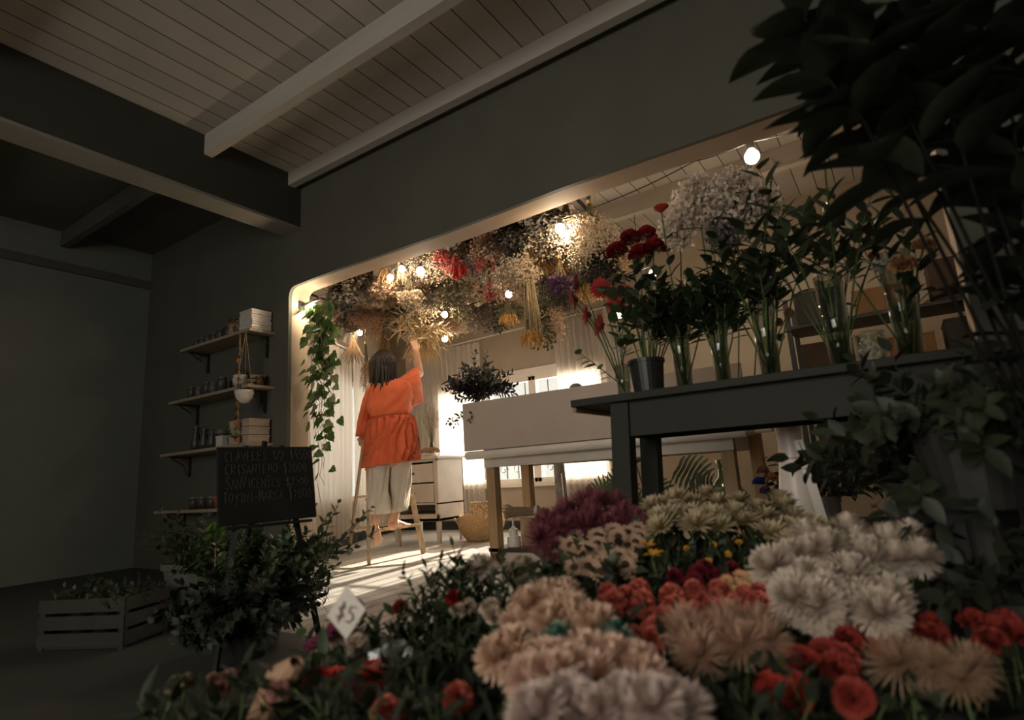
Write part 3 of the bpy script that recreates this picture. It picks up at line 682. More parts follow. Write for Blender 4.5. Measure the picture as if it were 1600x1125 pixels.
# --- blackboard on easel --------------------------------------------------------------------------
A0, A1 = Vector((1.555, -1.42, .815)), Vector((1.58, -.985, .818)); B0, B1 = Vector((1.60, -1.43, .505)), Vector((1.625, -.99, .502))
ux = (A1-A0).normalized(); uz = (A0-B0).normalized(); un = ux.cross(uz).normalized()
if un.x < 0: un = -un
t = tag(empty('easel', (1.64, -1.2, 0)), 'dark thin legged easel holding the price blackboard among green plants', 'easel')
oo = Vector((1.64, -1.2, 0))
topc = (A0+A1)/2-un*.02+uz*.03
for f_, a in (((1.68, -1.47, 0), .32), ((1.66, -1.0, 0), .68)):
    MB().bar(Vector(f_)-oo, A0.lerp(A1, a)-un*.024+uz*.01-oo, .016, .02).build('leg', M_BLKMATT, t)
MB().bar(Vector((1.28, -1.18, 0))-oo, topc-oo, .016, .02).build('rear_leg', M_BLKMATT, t)
MB().bar(B0-ux*-.03-uz*.012-oo, B1-ux*.03-uz*.012-oo, .02, .012).build('ledge', M_BLKMATT, t)
t = tag(empty('blackboard', A0.lerp(B1, .5)), 'black price board lettered in white chalk leaning on the easel', 'blackboard')
oo = A0.lerp(B1, .5); mb = MB(); th = un*.012
mb.add([p-oo-q for q in (Vector(), th) for p in (A0, A1, B1, B0)], [(0, 1, 2, 3), (7, 6, 5, 4), (0, 4, 5, 1), (1, 5, 6, 2), (2, 6, 7, 3), (3, 7, 4, 0)])
mb.build('board', M_BOARD, t, bevel=.002)
W_, H_ = (A1-A0).length, (A0-B0).length
for tx, x, y, w, h, hs in (('CLAVELES 1/2 $4500', .03, .27, .415, .042, None), ('CRISANTEMO $2000', .03, .215, .38, .040, None),
                           ('SANVICENTES $2500', .03, .155, .385, .038, [1.45, 1, 1, 1.5]+[1]*4+[1.3]+[1]*8), ('TOYINI-MARGA $2000', .02, .10, .41, .038, [1.2]+[1]*6+[1.4]+[1]*4+[1, 1.4]+[1]*6)):
    m_ = MB(); writing(m_, tx, B0-oo+ux*x+uz*(y-.015)+un*.0012, ux, uz, h, w, r=.0011, heights=hs); m_.build('chalk_lettering', M_CHALK, t)

# --- wall shelves ------------------------------------------------------------------------------------
SH = [(1.87, -1.2), (1.43, -1.35), (.99, -1.45), (.52, -1.5)]
for k, (z, x0) in enumerate(SH):
    t = tag(empty('wall_shelf', ((x0-.17)/2, -.11, z)), ['topmost', 'second from the top', 'third from the top', 'lowest'][k]+' pale shelf board on the dark wall left of the opening', 'shelf', 'shelves left of the opening')
    w_ = -.17-x0; MB().box((0, 0, -.0125), (w_, .22, .025)).build('shelf_board', M_SHELF, t, bevel=.003)
    for s in (-.42, .42):
        mb = MB(); mb.bar((s*w_, .095, -.026), (s*w_, .095, -.20), .018, .012); mb.bar((s*w_, .10, -.034), (s*w_, -.07, -.034), .018, .012)
        mb.tube([(s*w_, .10-.02, -.19), (s*w_, .04, -.10), (s*w_, -.06, -.04)], .006, 6); mb.build('bracket', M_STEEL, t)
def boxthing(name, c, d, m, label, cat, group=None, rz=0, lid=None):
    t = tag(empty(name, (c[0], c[1], c[2]), rz), label, cat, group)
    MB().box((0, 0, d[2]*.5), d).build('body', m, t, bevel=.003)
    if lid: MB().box((0, 0, d[2]-.008), (d[0]+.006, d[1]+.006, .016)).build('lid', lid, t, bevel=.002)
    return t
for i in range(4):
    boxthing('gift_box', (-.285+rv(.006), -.10, 1.871+.042*i), (.165, .17, .040), M_PAPER, ['bottom', 'second', 'third', 'top'][i]+' white flat box in the stack at the top shelf end', 'box', 'white boxes on the top shelf', rz=rv(.05), lid=M_CERAM)
def pot(name, c, prof, m, label, cat, group=None, extra=None):
    t = tag(empty(name, c), label, cat, group); MB().lathe(prof, n=22, close=True).build('body', m, t, smooth=True)
    if extra: extra(t)
    return t
def rim(r, z, m): return lambda t: MB().lathe([(r-.006, z-.01), (r+.004, z-.01), (r+.004, z+.004), (r-.006, z+.004)], n=22, close=False).build('rim', m, t)
M_PAT = mat('patterned_pottery', (.30, .21, .14), (.06, .05, .045), rough=.5, scale=28)
pot('round_pot', (-.44, -.12, 1.871), [(.03, 0), (.055, .02), (.066, .06), (.056, .10), (.04, .115), (.036, .115)], M_PAT, 'round patterned pot beside the white boxes on the top shelf', 'pot', extra=rim(.04, .115, M_SHELF))
pot('tin_canister', (-.54, -.13, 1.871), [(.034, 0), (.036, .10), (.034, .10)], M_CARD, 'tan cylinder tin next to the round patterned pot', 'tin', extra=rim(.036, .1, M_SHELF))
pot('glass_jar', (-.62, -.12, 1.871), [(.036, 0), (.038, .085), (.03, .10)], M_DCER, 'dark banded jar left of the tan tin, top shelf', 'jar', extra=rim(.03, .1, M_STEEL))
pot('amber_jug', (-.66, -.05, 1.871), [(.05, 0), (.065, .05), (.06, .13), (.03, .17), (.04, .19)], mat('amber_glaze', (.18, .09, .04), (.11, .05, .025), rough=.35), 'tall amber brown jug at the back of the top shelf', 'jug', extra=rim(.04, .19, M_DCER))
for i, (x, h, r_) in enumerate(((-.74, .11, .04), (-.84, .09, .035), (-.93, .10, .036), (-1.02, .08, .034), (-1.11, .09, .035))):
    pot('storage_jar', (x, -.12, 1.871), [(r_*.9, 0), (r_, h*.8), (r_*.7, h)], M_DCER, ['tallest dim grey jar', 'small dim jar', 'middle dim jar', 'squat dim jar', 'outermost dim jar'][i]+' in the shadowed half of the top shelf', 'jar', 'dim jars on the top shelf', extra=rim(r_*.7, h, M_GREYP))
# second shelf
pot('shell_bowl', (-.40, -.14, 1.431), [(.02, 0), (.05, .03), (.062, .07), (.05, .10)], M_CERAM, 'white rounded bowl on the second shelf beside the rope garland', 'bowl', extra=rim(.05, .1, M_CERAM))
t = tag(empty('dried_wreath', (-.56, -.06, 1.50)), 'brown woven wreath leaning on the wall above the second shelf', 'wreath'); mb = MB()
for k in range(10): mb.tube([((.075+rv(.012))*math.cos(a), rv(.008), .03+(.085+rv(.01))*math.sin(a)) for a in [2*PI*i/20 for i in range(21)]], .006, 5)
mb.build('twined_stems', S_OLIVE, t)
mb = MB(); [mb.octa((rv(.07), -.01+rv(.01), .05+rv(.07)), .007) for _ in range(60)]; mb.build('dried_heads', mat('rust_heads', (.30, .12, .05), rough=.8), t)
pot('amber_candle', (-.225, -.09, 1.431), [(.028, 0), (.03, .07), (.026, .07)], MATS['amber_glaze'], 'small amber glass at the wall end of the second shelf', 'glass', extra=rim(.028, .07, M_STEEL))
for i in range(3):
    t = tag(empty('wooden_spool', (-.30+.05*i*.4, -.15+.03*i, 1.445+.034*i), rot=(0, PI/2, .5+.3*i)), ['lower', 'middle', 'upper'][i]+' pale wooden roll piled at the end of the second shelf', 'wooden roll', 'pale wooden rolls')
    MB().tube([(0, 0, -.05), (0, 0, .05)], .014, 12).build('roll', M_LADDER, t, smooth=True); MB().tube([(0, 0, .05), (0, 0, .056)], .017, 12).build('end_cap', M_PINE, t)
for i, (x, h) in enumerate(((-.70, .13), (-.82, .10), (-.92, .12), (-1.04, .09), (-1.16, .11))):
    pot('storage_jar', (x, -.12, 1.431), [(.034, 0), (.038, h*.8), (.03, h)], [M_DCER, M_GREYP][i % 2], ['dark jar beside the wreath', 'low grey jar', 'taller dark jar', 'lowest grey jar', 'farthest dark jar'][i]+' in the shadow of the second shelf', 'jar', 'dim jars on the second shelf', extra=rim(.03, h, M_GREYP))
# third shelf
k = 0
for r_ in range(3):
    for c_ in range(2):
        boxthing('gift_box', (-.245-.135*c_, -.11, .991+.062*r_), (.128, .17, .058), M_CREAMBOX, ['lowest', 'middle', 'top'][r_]+' cream box of the '+['wall side', 'outer side'][c_]+' column on the third shelf', 'box', 'cream boxes on the third shelf', rz=rv(.03), lid=M_CREAMBOX)
boxthing('label_box', (-.60, -.15, .991), (.09, .07, .085), M_PAPER, 'small white square box in front of the dark tin, third shelf', 'box', lid=M_PAPER)
pot('lidded_tin', (-.70, -.10, .991), [(.06, 0), (.06, .115), (.055, .12)], M_DCER, 'wide dark tin with a pale lid on the third shelf', 'tin', extra=lambda t: MB().lathe([(.064, .112), (.064, .14), (.001, .142)], n=24, close=False).build('lid', M_GREYP, t))
pot('low_pot', (-.49, -.14, .991), [(.03, 0), (.036, .06)], M_GREYP, 'low grey pot between white box and cream boxes', 'pot', extra=rim(.036, .06, M_GREYP))
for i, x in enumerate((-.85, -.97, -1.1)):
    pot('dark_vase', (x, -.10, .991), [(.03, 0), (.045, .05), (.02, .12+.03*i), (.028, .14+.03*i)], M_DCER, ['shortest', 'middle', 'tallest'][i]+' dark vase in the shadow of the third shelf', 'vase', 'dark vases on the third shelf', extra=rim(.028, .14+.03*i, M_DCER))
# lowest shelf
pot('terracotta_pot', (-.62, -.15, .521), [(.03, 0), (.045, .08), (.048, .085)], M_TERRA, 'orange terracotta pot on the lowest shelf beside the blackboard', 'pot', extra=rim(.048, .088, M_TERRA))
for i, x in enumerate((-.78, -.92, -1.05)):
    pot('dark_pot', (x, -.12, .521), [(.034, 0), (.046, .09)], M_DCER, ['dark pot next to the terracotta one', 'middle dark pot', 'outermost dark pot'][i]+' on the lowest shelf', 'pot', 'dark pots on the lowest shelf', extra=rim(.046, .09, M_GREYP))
# rope garland and hanging bowl
t = tag(empty('bead_garland', (-.27, -.235, 1.84)), 'rope garland with wooden beads and tufts hanging from the top shelf corner', 'garland'); mb = MB()
for s in (-1, 1): mb.tube([(s*.006+rv(.004), rv(.004), -.86*i/16) for i in range(17)], .0035, 5)
mb.build('rope', S_STRAW, t)
M_ORANGE = mat('orange_bead', (.42, .17, .05), (.30, .11, .03), rough=.5)
for z, r_ in ((-.05, .010), (-.09, .010), (-.14, .010), (-.22, .017), (-.47, .018), (-.55, .014), (-.7, .015), (-.82, .016)): MB().ball((rv(.008), rv(.008), z), r_, 8, 5, (1, 1, 1.6)).build('wooden_bead', M_ORANGE, t, smooth=True)
mb = MB()
for z in (-.20, -.30, -.36, -.42, -.52, -.60, -.66, -.74, -.80):
    for i in range(14): mb.strip((0, 0, z), dirv(1.2+rv(.9), rnd.random()*6.3), (0, 0, 1), .035, .014, -.5, .1, 3, 'leaf')
mb.build('dried_leaves', mat('dried_brown_leaf', (.10, .07, .045), (.20, .14, .09), rough=.8), t)
t = tag(empty('hanging_bowl', (-.225, -.215, 1.845)), 'white ribbed bowl hanging on three cords below the top shelf', 'hanging bowl')
MB().lathe([(.001, -.56), (.03, -.555), (.058, -.52), (.066, -.49), (.070, -.48), (.070, -.46), (.064, -.46), (.055, -.50), (.001, -.54)], n=30, close=False).build('bowl', M_CERAM, t, smooth=True)
for i in range(3): MB().tube([(0, 0, 0), (.066*math.cos(i*2.1+.4), .066*math.sin(i*2.1+.4), -.46)], .0022, 5).build('cord', S_STRAW, t)
# ivy sprig lying by the cream boxes
t = tag(empty('leaf_sprig', (-.30, -.22, 1.0)), 'bright green leaf sprig in front of the cream boxes', 'sprig'); st, lf = MB(), MB()
twig(st, lf, (0, 0, 0), (-.2, -.4, .9), .14, .05, .035, 6, seed=1); st.build('stem', S_GREEN, t); lf.build('foliage', L_BRIGHT, t)

# --- under and around the work table ---------------------------------------------------------------
boxthing('cardboard_box', (1.43, 1.27, .096), (.27, .22, .205), M_CARD, 'brown cardboard box on the low shelf under the work table', 'box', lid=None).children[0].name = 'carton'
MB().box((0, 0, .2065), (.004, .22, .002)).build('lid_seam', M_KRAFT, [o_ for o_ in bpy.data.objects if o_.name.startswith('cardboard_box')][0])
t = tag(empty('twig_bundle', (1.33, 1.22, .345), .25), 'loose bundle of dry twigs lying on the cardboard box', 'twig bundle'); mb = MB()
for i in range(150):
    a = rnd.random()*6.28; r_ = .036*math.sqrt(rnd.random()); y, z = r_*math.cos(a)*1.5, r_*math.sin(a); f_ = 1.6
    mb.tube([(.17, y*.6, z*.6), (0, y, z), (-.12, y*1.2, z*1.2), (-.17-rv(.02), y*f_+rv(.015), z*f_+rv(.015))], .0016, 3)
mb.build('twigs', mat('dry_twig', (.36, .25, .15), (.22, .15, .09), rough=.8, scale=60), t)
MB().lathe([(.040, -.012), (.046, -.012), (.046, .012), (.040, .012)], n=16, close=False, M=Matrix.Rotation(PI/2, 3, 'Y'), c=(.08, 0, 0)).build('tie', M_PAPER, t)
t = tag(empty('pump_bottle', (1.27, 1.10, .096)), 'white plastic pump bottle beside the cardboard box', 'bottle')
MB().lathe([(.001, 0), (.052, 0), (.054, .01), (.052, .075), (.034, .085), (.034, .13), (.016, .14), (.014, .15)], n=20).build('bottle_body', M_WPLAST, t, smooth=False)
MB().tube([(0, 0, .15), (0, 0, .20), (-.005, 0, .21), (-.045, 0, .205)], [.008, .008, .009, .006], 8).build('pump_head', M_WPLAST, t, smooth=True)
boxthing('white_crate', (1.40, 1.05, 0.0), (.36, .05, .066), M_PAPER, 'long low white box on the floor under the lower shelf', 'box', lid=M_PAPER)
t = tag(empty('black_pot_stack', (1.55, 1.48, .096)), 'dark stacked plant pots under the middle of the work table', 'pots')
for i in range(3): MB().lathe([(.05, .09*i), (.065, .09*i+.11), (.069, .09*i+.11), (.069, .09*i+.095)], n=20).build('pot_body', [M_BLKPLAST, mat('dark_green_plastic', (.02, .05, .025), rough=.4), M_BLKPLAST][i], t)
bucket('white_tub', (1.80, 1.42, .096), .075, .235, M_CERAM, 'pale tub with handle behind the dark stacked pots', 'tub')
bucket('white_tub', (1.97, 1.46, .096), .07, .245, M_CERAM, 'second pale tub, nearer to the palm leaf', 'tub')
# grey wrapped roll leaning beside the window
t = tag(empty('fabric_roll', (.90, 2.55, 0)), 'grey wrapped roll standing upright under the window', 'roll')
MB().tube([(0, 0, 0), (-.02, .04, .45), (-.05, .08, .85)], [.055, .06, .055], 14).build('wrapped_fabric', mat('grey_cloth', (.22, .20, .18), (.13, .12, .11), rough=.9, scale=14, bump=.5), t, smooth=True)
MB().tube([(.05, -.02, 0), (.02, 0, .62)], .006, 6).build('white_stick', M_WPLAST, t)
# vase with dark eucalyptus on the work table
t = tag(empty('foliage_vase', (1.03, 1.08, .901)), 'clear vase of dark pointed foliage on the work table near the person', 'vase')
MB().lathe([(.001, 0), (.05, 0), (.055, .02), (.055, .34), (.057, .345), (.052, .34), (.05, .02), (.001, .012)], n=22, close=False).build('glass', M_CLEAR, t, smooth=True)
st, lf = MB(), MB()
for i in range(52):
    th = .1+1.15*math.sqrt(rnd.random()); twig(st, lf, (rv(.03), rv(.03), .40+rv(.05)), dirv(th, i*2.4), rnd.uniform(.20, .36), .074, .030, 20, .0025, droop=.5)
for i in range(5): twig(st, lf, (rv(.02), rv(.02), .2), dirv(.12+.1*i, 1.6+i), .46, .05, .018, 14, .0025, droop=.1)
for i in range(5): twig(st, lf, (rv(.02), rv(.02), .26), dirv(1.3, 3.5+.35*i), .30, .055, .02, 12, .0025, droop=1.3)
st.build('stems', S_BROWN, t, smooth=True); lf.build('foliage', L_BLUE, t, smooth=True)
pot('glass_beaker', (.99, 1.30, .901), [(.05, 0), (.055, .32)], M_CLEAR, 'clear glass cylinder behind the dark foliage vase', 'glass', extra=rim(.055, .32, M_CLEAR))
t = tag(empty('stone_bird', (1.93, 1.05, 1.195)), 'grey green rounded ornament resting on the pale board edge', 'ornament')
MB().ball((0, 0, .035), .035, 12, 8, (1.5, 1, 1)).build('body', mat('grey_green_stone', (.12, .15, .12), (.09, .11, .09), rough=.6), t, smooth=True)
MB().lathe([(.03, 0), (.034, .03)], c=(.09, .02, 0), n=14).build('kraft_spool', M_CARD, t)
pot('ornament_stand', (1.95, 1.06, .901), [(.07, 0), (.07, .29)], M_PAPER, 'white drum under the grey green ornament', 'drum', extra=rim(.07, .288, M_PAPER))
# demijohn, white tall vase, leaning slat and pots under the black table
t = tag(empty('demijohn', (2.66, 2.0, 0)), 'big green glass demijohn on the floor behind the work table', 'bottle')
MB().lathe([(.001, .0), (.16, .0), (.20, .08), (.21, .22), (.18, .36), (.10, .46), (.045, .52), (.035, .62), (.042, .63), (.030, .63)], n=28).build('glass_body', mat('demijohn_glass', (.10, .15, .05), (.08, .12, .04), rough=.12, spec=.8), t, smooth=True)
MB().lathe([(.036, .625), (.048, .625), (.048, .65), (.036, .65)], n=16).build('neck_ring', MATS['demijohn_glass'], t)
t = tag(empty('demijohn', (3.10, 2.15, 0)), 'green glass bottle nearer the pine rail, partly behind table legs', 'bottle')
MB().lathe([(.001, .0), (.14, .0), (.17, .07), (.17, .30), (.09, .42), (.035, .48), (.03, .58), (.037, .59)], n=24).build('glass_body', MATS['demijohn_glass'], t, smooth=True)
MB().lathe([(.031, .58), (.042, .58), (.042, .60), (.031, .60)], n=16).build('neck_ring', MATS['demijohn_glass'], t)
t = tag(empty('floor_vase', (3.46, -.02, 0)), 'tall white waisted vase standing behind the black table', 'vase')
MB().lathe([(.001, 0), (.085, 0), (.088, .25), (.080, .42), (.055, .60), (.046, .69), (.052, .76), (.062, .83), (.055, .83), (.04, .7)], n=30).build('vase_body', M_CERAM, t, smooth=True)
MB().lathe([(.060, .825), (.066, .825), (.066, .84), (.058, .84)], n=30).build('rim', M_CERAM, t)
sl_ = MB().bar((3.505, -.10, .70), (3.60, -.10, 0.0), .035, .012).build('leaning_lath', M_CERAM, smooth=False); tag(sl_, 'narrow white lath leaning beside the tall white vase', 'lath')
# ------------------------------------------------------------------ the person on the ladder
PC = Vector((.30, .84, 0)); PF = Vector((-.80, .60, 0)).normalized(); PR = Vector((PF.y, -PF.x, 0))
def pp(x, y, f=0.0):
    d = ray(x, y); return CAM + d*((f-(CAM-PC).dot(PF))/d.dot(PF))
M_SKIN = mat('skin', (.72, .42, .27), (.66, .37, .23), rough=.55, scale=12)
M_CORAL = mat('coral_fabric', (.88, .19, .068), (.82, .16, .056), rough=.8, scale=18, trans=.14, sheen=.2)
M_TROUS = mat('off_white_fabric', (.84, .76, .64), (.78, .70, .59), rough=.85, scale=14, trans=.25)
M_HAIR = mat('dark_brown_hair', (.016, .011, .008), (.03, .02, .013), rough=.5, scale=60, stretch=(6, 6, .6))
def cap(mb, a, b, ra, rb, n=12):
    a, b = Vector(a), Vector(b); mb.tube([a, a.lerp(b, .5), b], [ra, (ra+rb)/2, rb], n); mb.ball(a, ra, n, 8); mb.ball(b, rb, n, 8)
def chain(mb, pts, rs):
    for i in range(len(pts)-1): cap(mb, pts[i], pts[i+1], rs[i], rs[i+1])
def hand(mb, w, d, pn, side, curl=.5, s=1.0):
    """w wrist, d towards the fingers, pn out of the palm, side towards the thumb"""
    d = Vector(d).normalized(); pn = Vector(pn); pn = (pn-d*pn.dot(d)).normalized(); sd_ = d.cross(pn)*side
    k = w+d*.078*s
    for u in (-.028, -.010, .009, .027): cap(mb, w+sd_*u*.55*s, k+sd_*u*s, .014*s, .0105*s, 8)
    for u, L_ in ((.028, .068), (.010, .078), (-.010, .072), (-.028, .056)):
        p = k+sd_*u*s; dd = d.copy(); pts = [p]; cc = curl*rnd.uniform(.8, 1.2)
        for q in (.45, .30, .25):
            dd = (dd*math.cos(cc)+pn*math.sin(cc)).normalized(); dd = (dd - sd_*dd.dot(sd_)*.2+sd_*u*2).normalized(); p = p+dd*L_*q*s; pts.append(p.copy())
        chain(mb, pts, [.0092*s, .0085*s, .0078*s, .0066*s])
    p = w+d*.018*s+sd_*.024*s; t1 = (d*.75+sd_*.62+pn*.3).normalized(); t2 = (d*.85+pn*.5+sd_*.1).normalized()
    chain(mb, [p, p+t1*.035*s, p+t1*.035*s+t2*.028*s, p+t1*.035*s+t2*.050*s], [.0135*s, .011*s, .0095*s, .0075*s])
def foot(mb, heel, toe, upd, s=1.0, inner=1):
    heel, toe, upd = Vector(heel), Vector(toe), Vector(upd).normalized(); d = (toe-heel).normalized(); upd = (upd-d*upd.dot(d)).normalized(); sd_ = d.cross(upd)*inner
    L_ = (toe-heel).length
    cap(mb, heel+upd*.026*s, heel+d*L_*.35+upd*.030*s, .027*s, .026*s); cap(mb, heel+d*L_*.35+upd*.038*s, heel+d*L_*.75+upd*.016*s+sd_*.012, .028*s, .017*s)
    cap(mb, heel+d*L_*.35+upd*.016*s-sd_*.012, heel+d*L_*.72+upd*.013*s-sd_*.022, .018*s, .014*s); cap(mb, heel+d*L_*.6+upd*.016*s+sd_*.022, heel+d*L_*.78+upd*.014*s+sd_*.024, .017*s, .015*s)
    for i, (u, l, r_) in enumerate(((.028, .99, .0115), (.009, .98, .0085), (-.006, .94, .008), (-.020, .90, .0075), (-.032, .84, .007))):
        a = heel+d*L_*.74+sd_*u*.9+upd*.011*s; b = heel+d*L_*l*.97+sd_*u+upd*.010*s; cap(mb, a, b, r_*1.15, r_, 8)
    return heel+d*L_*.12
bmb = MB()
hd = pp(597, 569, .02); nk = pp(606, 590, 0); ch = pp(610, 612, 0); ws = pp(611, 655, .01); pv = pp(611, 700, 0)
shL, shR = pp(583, 606, 0), pp(634, 599, .02)
elL, wrL = pp(567, 652, .09), pp(566, 683, .16)
elR, wrR = pp(655, 583, .16), pp(650, 549, .10)
hpL, hpR = pp(600, 712, 0), pp(624, 712, 0)
knL, knR = pp(593, 766, .04), pp(622, 768, .07)
anL = pp(586, 812, -.02); anR = pp(613, 822, .0)
chain(bmb, [pv, ws, ch, nk], [.150, .125, .125, .055]); cap(bmb, hpL, hpR, .12, .12); cap(bmb, shL, shR, .055, .055); cap(bmb, pp(590, 618, .03), pp(632, 616, .03), .09, .09)
chain(bmb, [nk, hd-Vector((0, 0, .05))], [.052, .048])
chain(bmb, [shL, elL, wrL], [.056, .040, .026]); chain(bmb, [shR, elR, wrR], [.056, .040, .026])
chain(bmb, [hpL, knL, anL], [.095, .058, .036]); cap(bmb, knL.lerp(anL, .3), knL.lerp(anL, .5), .055, .048)
chain(bmb, [hpR, knR, anR], [.095, .058, .036]); cap(bmb, knR.lerp(anR, .3), knR.lerp(anR, .5), .055, .048)
# feet: left hangs pointing down with the sole showing, right stands on the rung
hlL, toL = pp(586, 815, -.05), pp(592, 853, -.01); foot(bmb, hlL, toL, PF+Vector((0, 0, .1)), .95, -1); cap(bmb, anL, hlL+PF*.03+Vector((0, 0, -.01)), .034, .030)
rz = lr(.21, 0).z+.012; 
hlR = pp(613, 838, -.02); hlR.z = rz; toR = hlR+(PF*.75+PR*.72).normalized()*.215; toR.z = rz; foot(bmb, hlR, toR, (0, 0, 1), .95, 1); cap(bmb, anR, hlR+(toR-hlR)*.18+Vector((0, 0, .04)), .034, .032)
# hands
hand(bmb, wrL, (wrL-elL).normalized()+PF*.3, PF*1.0+PR*.5, -1, .45, .9)
hand(bmb, wrR, (pp(646, 530, .12)-wrR).normalized(), PF, -1, .38, .9)
# head with face, turned a little to the left and up
hf = (PF*.9-PR*.35+Vector((0, 0, .12))).normalized(); hr_ = hf.cross(Vector((0, 0, 1))).normalized(); hu = hr_.cross(hf)
HM = Matrix((hr_, hf, hu)).transposed()
H = lambda x, y, z: hd+hr_*x+hf*y+hu*z
bmb.ball(H(0, -.008, .022), .088, 20, 14, (.86, 1.05, 1.0), HM); bmb.ball(H(0, .018, -.035), .066, 18, 12, (.90, .98, 1.05), HM)
cap(bmb, H(0, .072, -.085), H(0, .06, -.078), .018, .022); cap(bmb, H(0, .088, .01), H(0, .104, -.025), .008, .013)
cap(bmb, H(-.02, .083, -.055), H(.02, .083, -.055), .008, .008); cap(bmb, H(-.018, .080, -.065), H(.018, .080, -.065), .008, .008)
for s in (-1, 1):
    cap(bmb, H(s*.04, .076, .028), H(s*.018, .086, .026), .008, .008); cap(bmb, H(s*.076, -.005, .008), H(s*.078, -.008, -.022), .012, .009); cap(bmb, H(s*.045, .06, -.02), H(s*.04, .055, -.05), .022, .02)
person = tag(empty('person', hlR-Vector((0, 0, .0))), 'barefoot person in coral blouse and white trousers reaching up from the ladder', 'person')
inv = Vector(person.location)
def prel(mb): mb.v = [tuple(Vector(v)-inv) for v in mb.v]; return mb
b = prel(bmb).build('body', M_SKIN, person, smooth=True)
md = b.modifiers.new('remesh', 'REMESH'); md.mode = 'VOXEL'; md.voxel_size = .0045; md.use_smooth_shade = True
sm = b.modifiers.new('smooth', 'SMOOTH'); sm.iterations = 6; sm.factor = .5
for s in (-1, 1):
    e_ = prel(MB().ball(H(s*.030, .082, .010), .0115, 12, 8)).build('eye', mat('eye_white_%d' % (s+2), (.6, .55, .5), rough=.2), person, smooth=True)
    p_ = prel(MB().ball(H(s*.030, .0915, .010), .0042, 10, 6)).build('pupil', M_HAIR, e_, smooth=True)
# hair: cap plus hanging locks to the shoulders
mb = MB(); mb.ball(H(0, -.022, .028), .101, 24, 16, (.90, .98, 1.0), HM)
for i in range(230):
    a = -PI/2+(rnd.random()-.5)*4.5; el = rnd.uniform(.1, 1.4); s0 = H(.088*math.cos(a)*math.cos(el)*.95, -.02+.09*math.sin(a)*math.cos(el), .03+.09*math.sin(el))
    out = (hr_*math.cos(a)+hf*math.sin(a)); L_ = rnd.uniform(.15, .20)+.10*math.sin(el)
    p1 = s0+out*.03*math.cos(el)+Vector((0, 0, -.03)); base = H(.092*math.cos(a), -.02+.095*math.sin(a), -.03)
    p2 = base+out*rv(.012)+hr_*rv(.01); p3 = p2+Vector((0, 0, -L_*.45))+out*rv(.02)-out*.004+hr_*rv(.02); p4 = p3+Vector((0, 0, -L_*.38))+out*(rv(.03))+hr_*rv(.03)
    mb.tube([s0, p1, p2, p3, p4], [.007, .010, .011, .009, .002], 5)
prel(mb).build('hair', M_HAIR, person, smooth=True)
def fold(a, u, k, ph): return math.sin(a*k+ph+2*math.sin(a*3+u*2))
def loft(rows, n=96, dep=.13, amp0=.002, amp1=.014, k=15, ph=0, fdepth=None, flow=0.0, close_top=False, offf=0.0):
    """rows: (left px, right px, y px left, y px right, depth scale, fold amp)"""
    vs = []
    for i, (xl, xr, yl, yr, ds, am) in enumerate(rows):
        L_, R__ = pp(xl, yl, offf), pp(xr, yr, offf); c = (L_+R__)/2; ex = (R__-L_)/2; hw = ex.length
        for j in range(n):
            a = 2*PI*j/n; ca, sa = math.cos(a), math.sin(a)
            q = math.copysign(abs(ca)**.85, ca); s = math.copysign(abs(sa)**.85, sa)
            f_ = 1+am*fold(a+flow*i, i*.2, k, ph)/max(hw, .03)
            vs.append(c+ex*q*f_ + PF*(s*dep*ds)*f_)
    m = len(rows); fs = [(i*n+j, (i+1)*n+j, (i+1)*n+(j+1) % n, i*n+(j+1) % n) for i in range(m-1) for j in range(n)]
    return vs, fs
def smooth_rows(rows, mul=4):
    out = []
    for i in range(len(rows)-1):
        for k in range(mul): out.append(tuple(a+(b_-a)*k/mul for a, b_ in zip(rows[i], rows[i+1])))
    return out+[rows[-1]]
mb = MB()
top = [(597, 617, 592, 591, .42, 0), (588, 627, 597, 594, .6, .001), (577, 640, 603, 598, .85, .002), (573.5, 643, 612, 607, .98, .008), (573, 644, 625, 621, 1.02, .010), (575, 643, 640, 636, 1.05, .013), (577, 641, 655, 648, 1.08, .008)]
low = [(577, 641, 655, 648, 1.08, .004), (576, 643, 659, 652, 1.14, .030), (575.5, 645, 672, 664, 1.22, .034), (574, 648, 690, 680, 1.28, .034), (571.5, 650, 710, 699, 1.33, .036), (569.5, 651, 731, 719, 1.36, .038)]
v, f = loft(smooth_rows(top), k=7, flow=.06); mb.add(v, f); v, f = loft(smooth_rows(low), k=23, ph=1, flow=.035); mb.add(v, f)
blouse = prel(mb).build('blouse', M_CORAL, person, smooth=True, solid=.002)
def sleeve(name, pts, ex, fd, amp, k=9):
    """pts: centre, half-extent along EX, half-extent along FD"""
    n = 60; vs = []; rows = []
    for i in range(len(pts)-1):
        for q in range(4):
            u = q/4; rows.append((pts[i][0].lerp(pts[i+1][0], u), pts[i][1]+(pts[i+1][1]-pts[i][1])*u, pts[i][2]+(pts[i+1][2]-pts[i][2])*u, pts[i][3].lerp(pts[i+1][3], u)))
    rows.append(pts[-1][:4])
    for i, (c, a_, b_, e_) in enumerate(rows):
        g = amp*i/len(rows)
        for j in range(n):
            a = 2*PI*j/n; w = 1+g*math.sin(a*k+i*.15)/.05
            vs.append(c+e_.normalized()*math.cos(a)*a_*w+fd.normalized()*math.sin(a)*b_*w)
    m = len(rows); mb = MB().add(vs, [(i*n+j, (i+1)*n+j, (i+1)*n+(j+1) % n, i*n+(j+1) % n) for i in range(m-1) for j in range(n)])
    return prel(mb).build(name, M_CORAL, person, smooth=True, solid=.002)
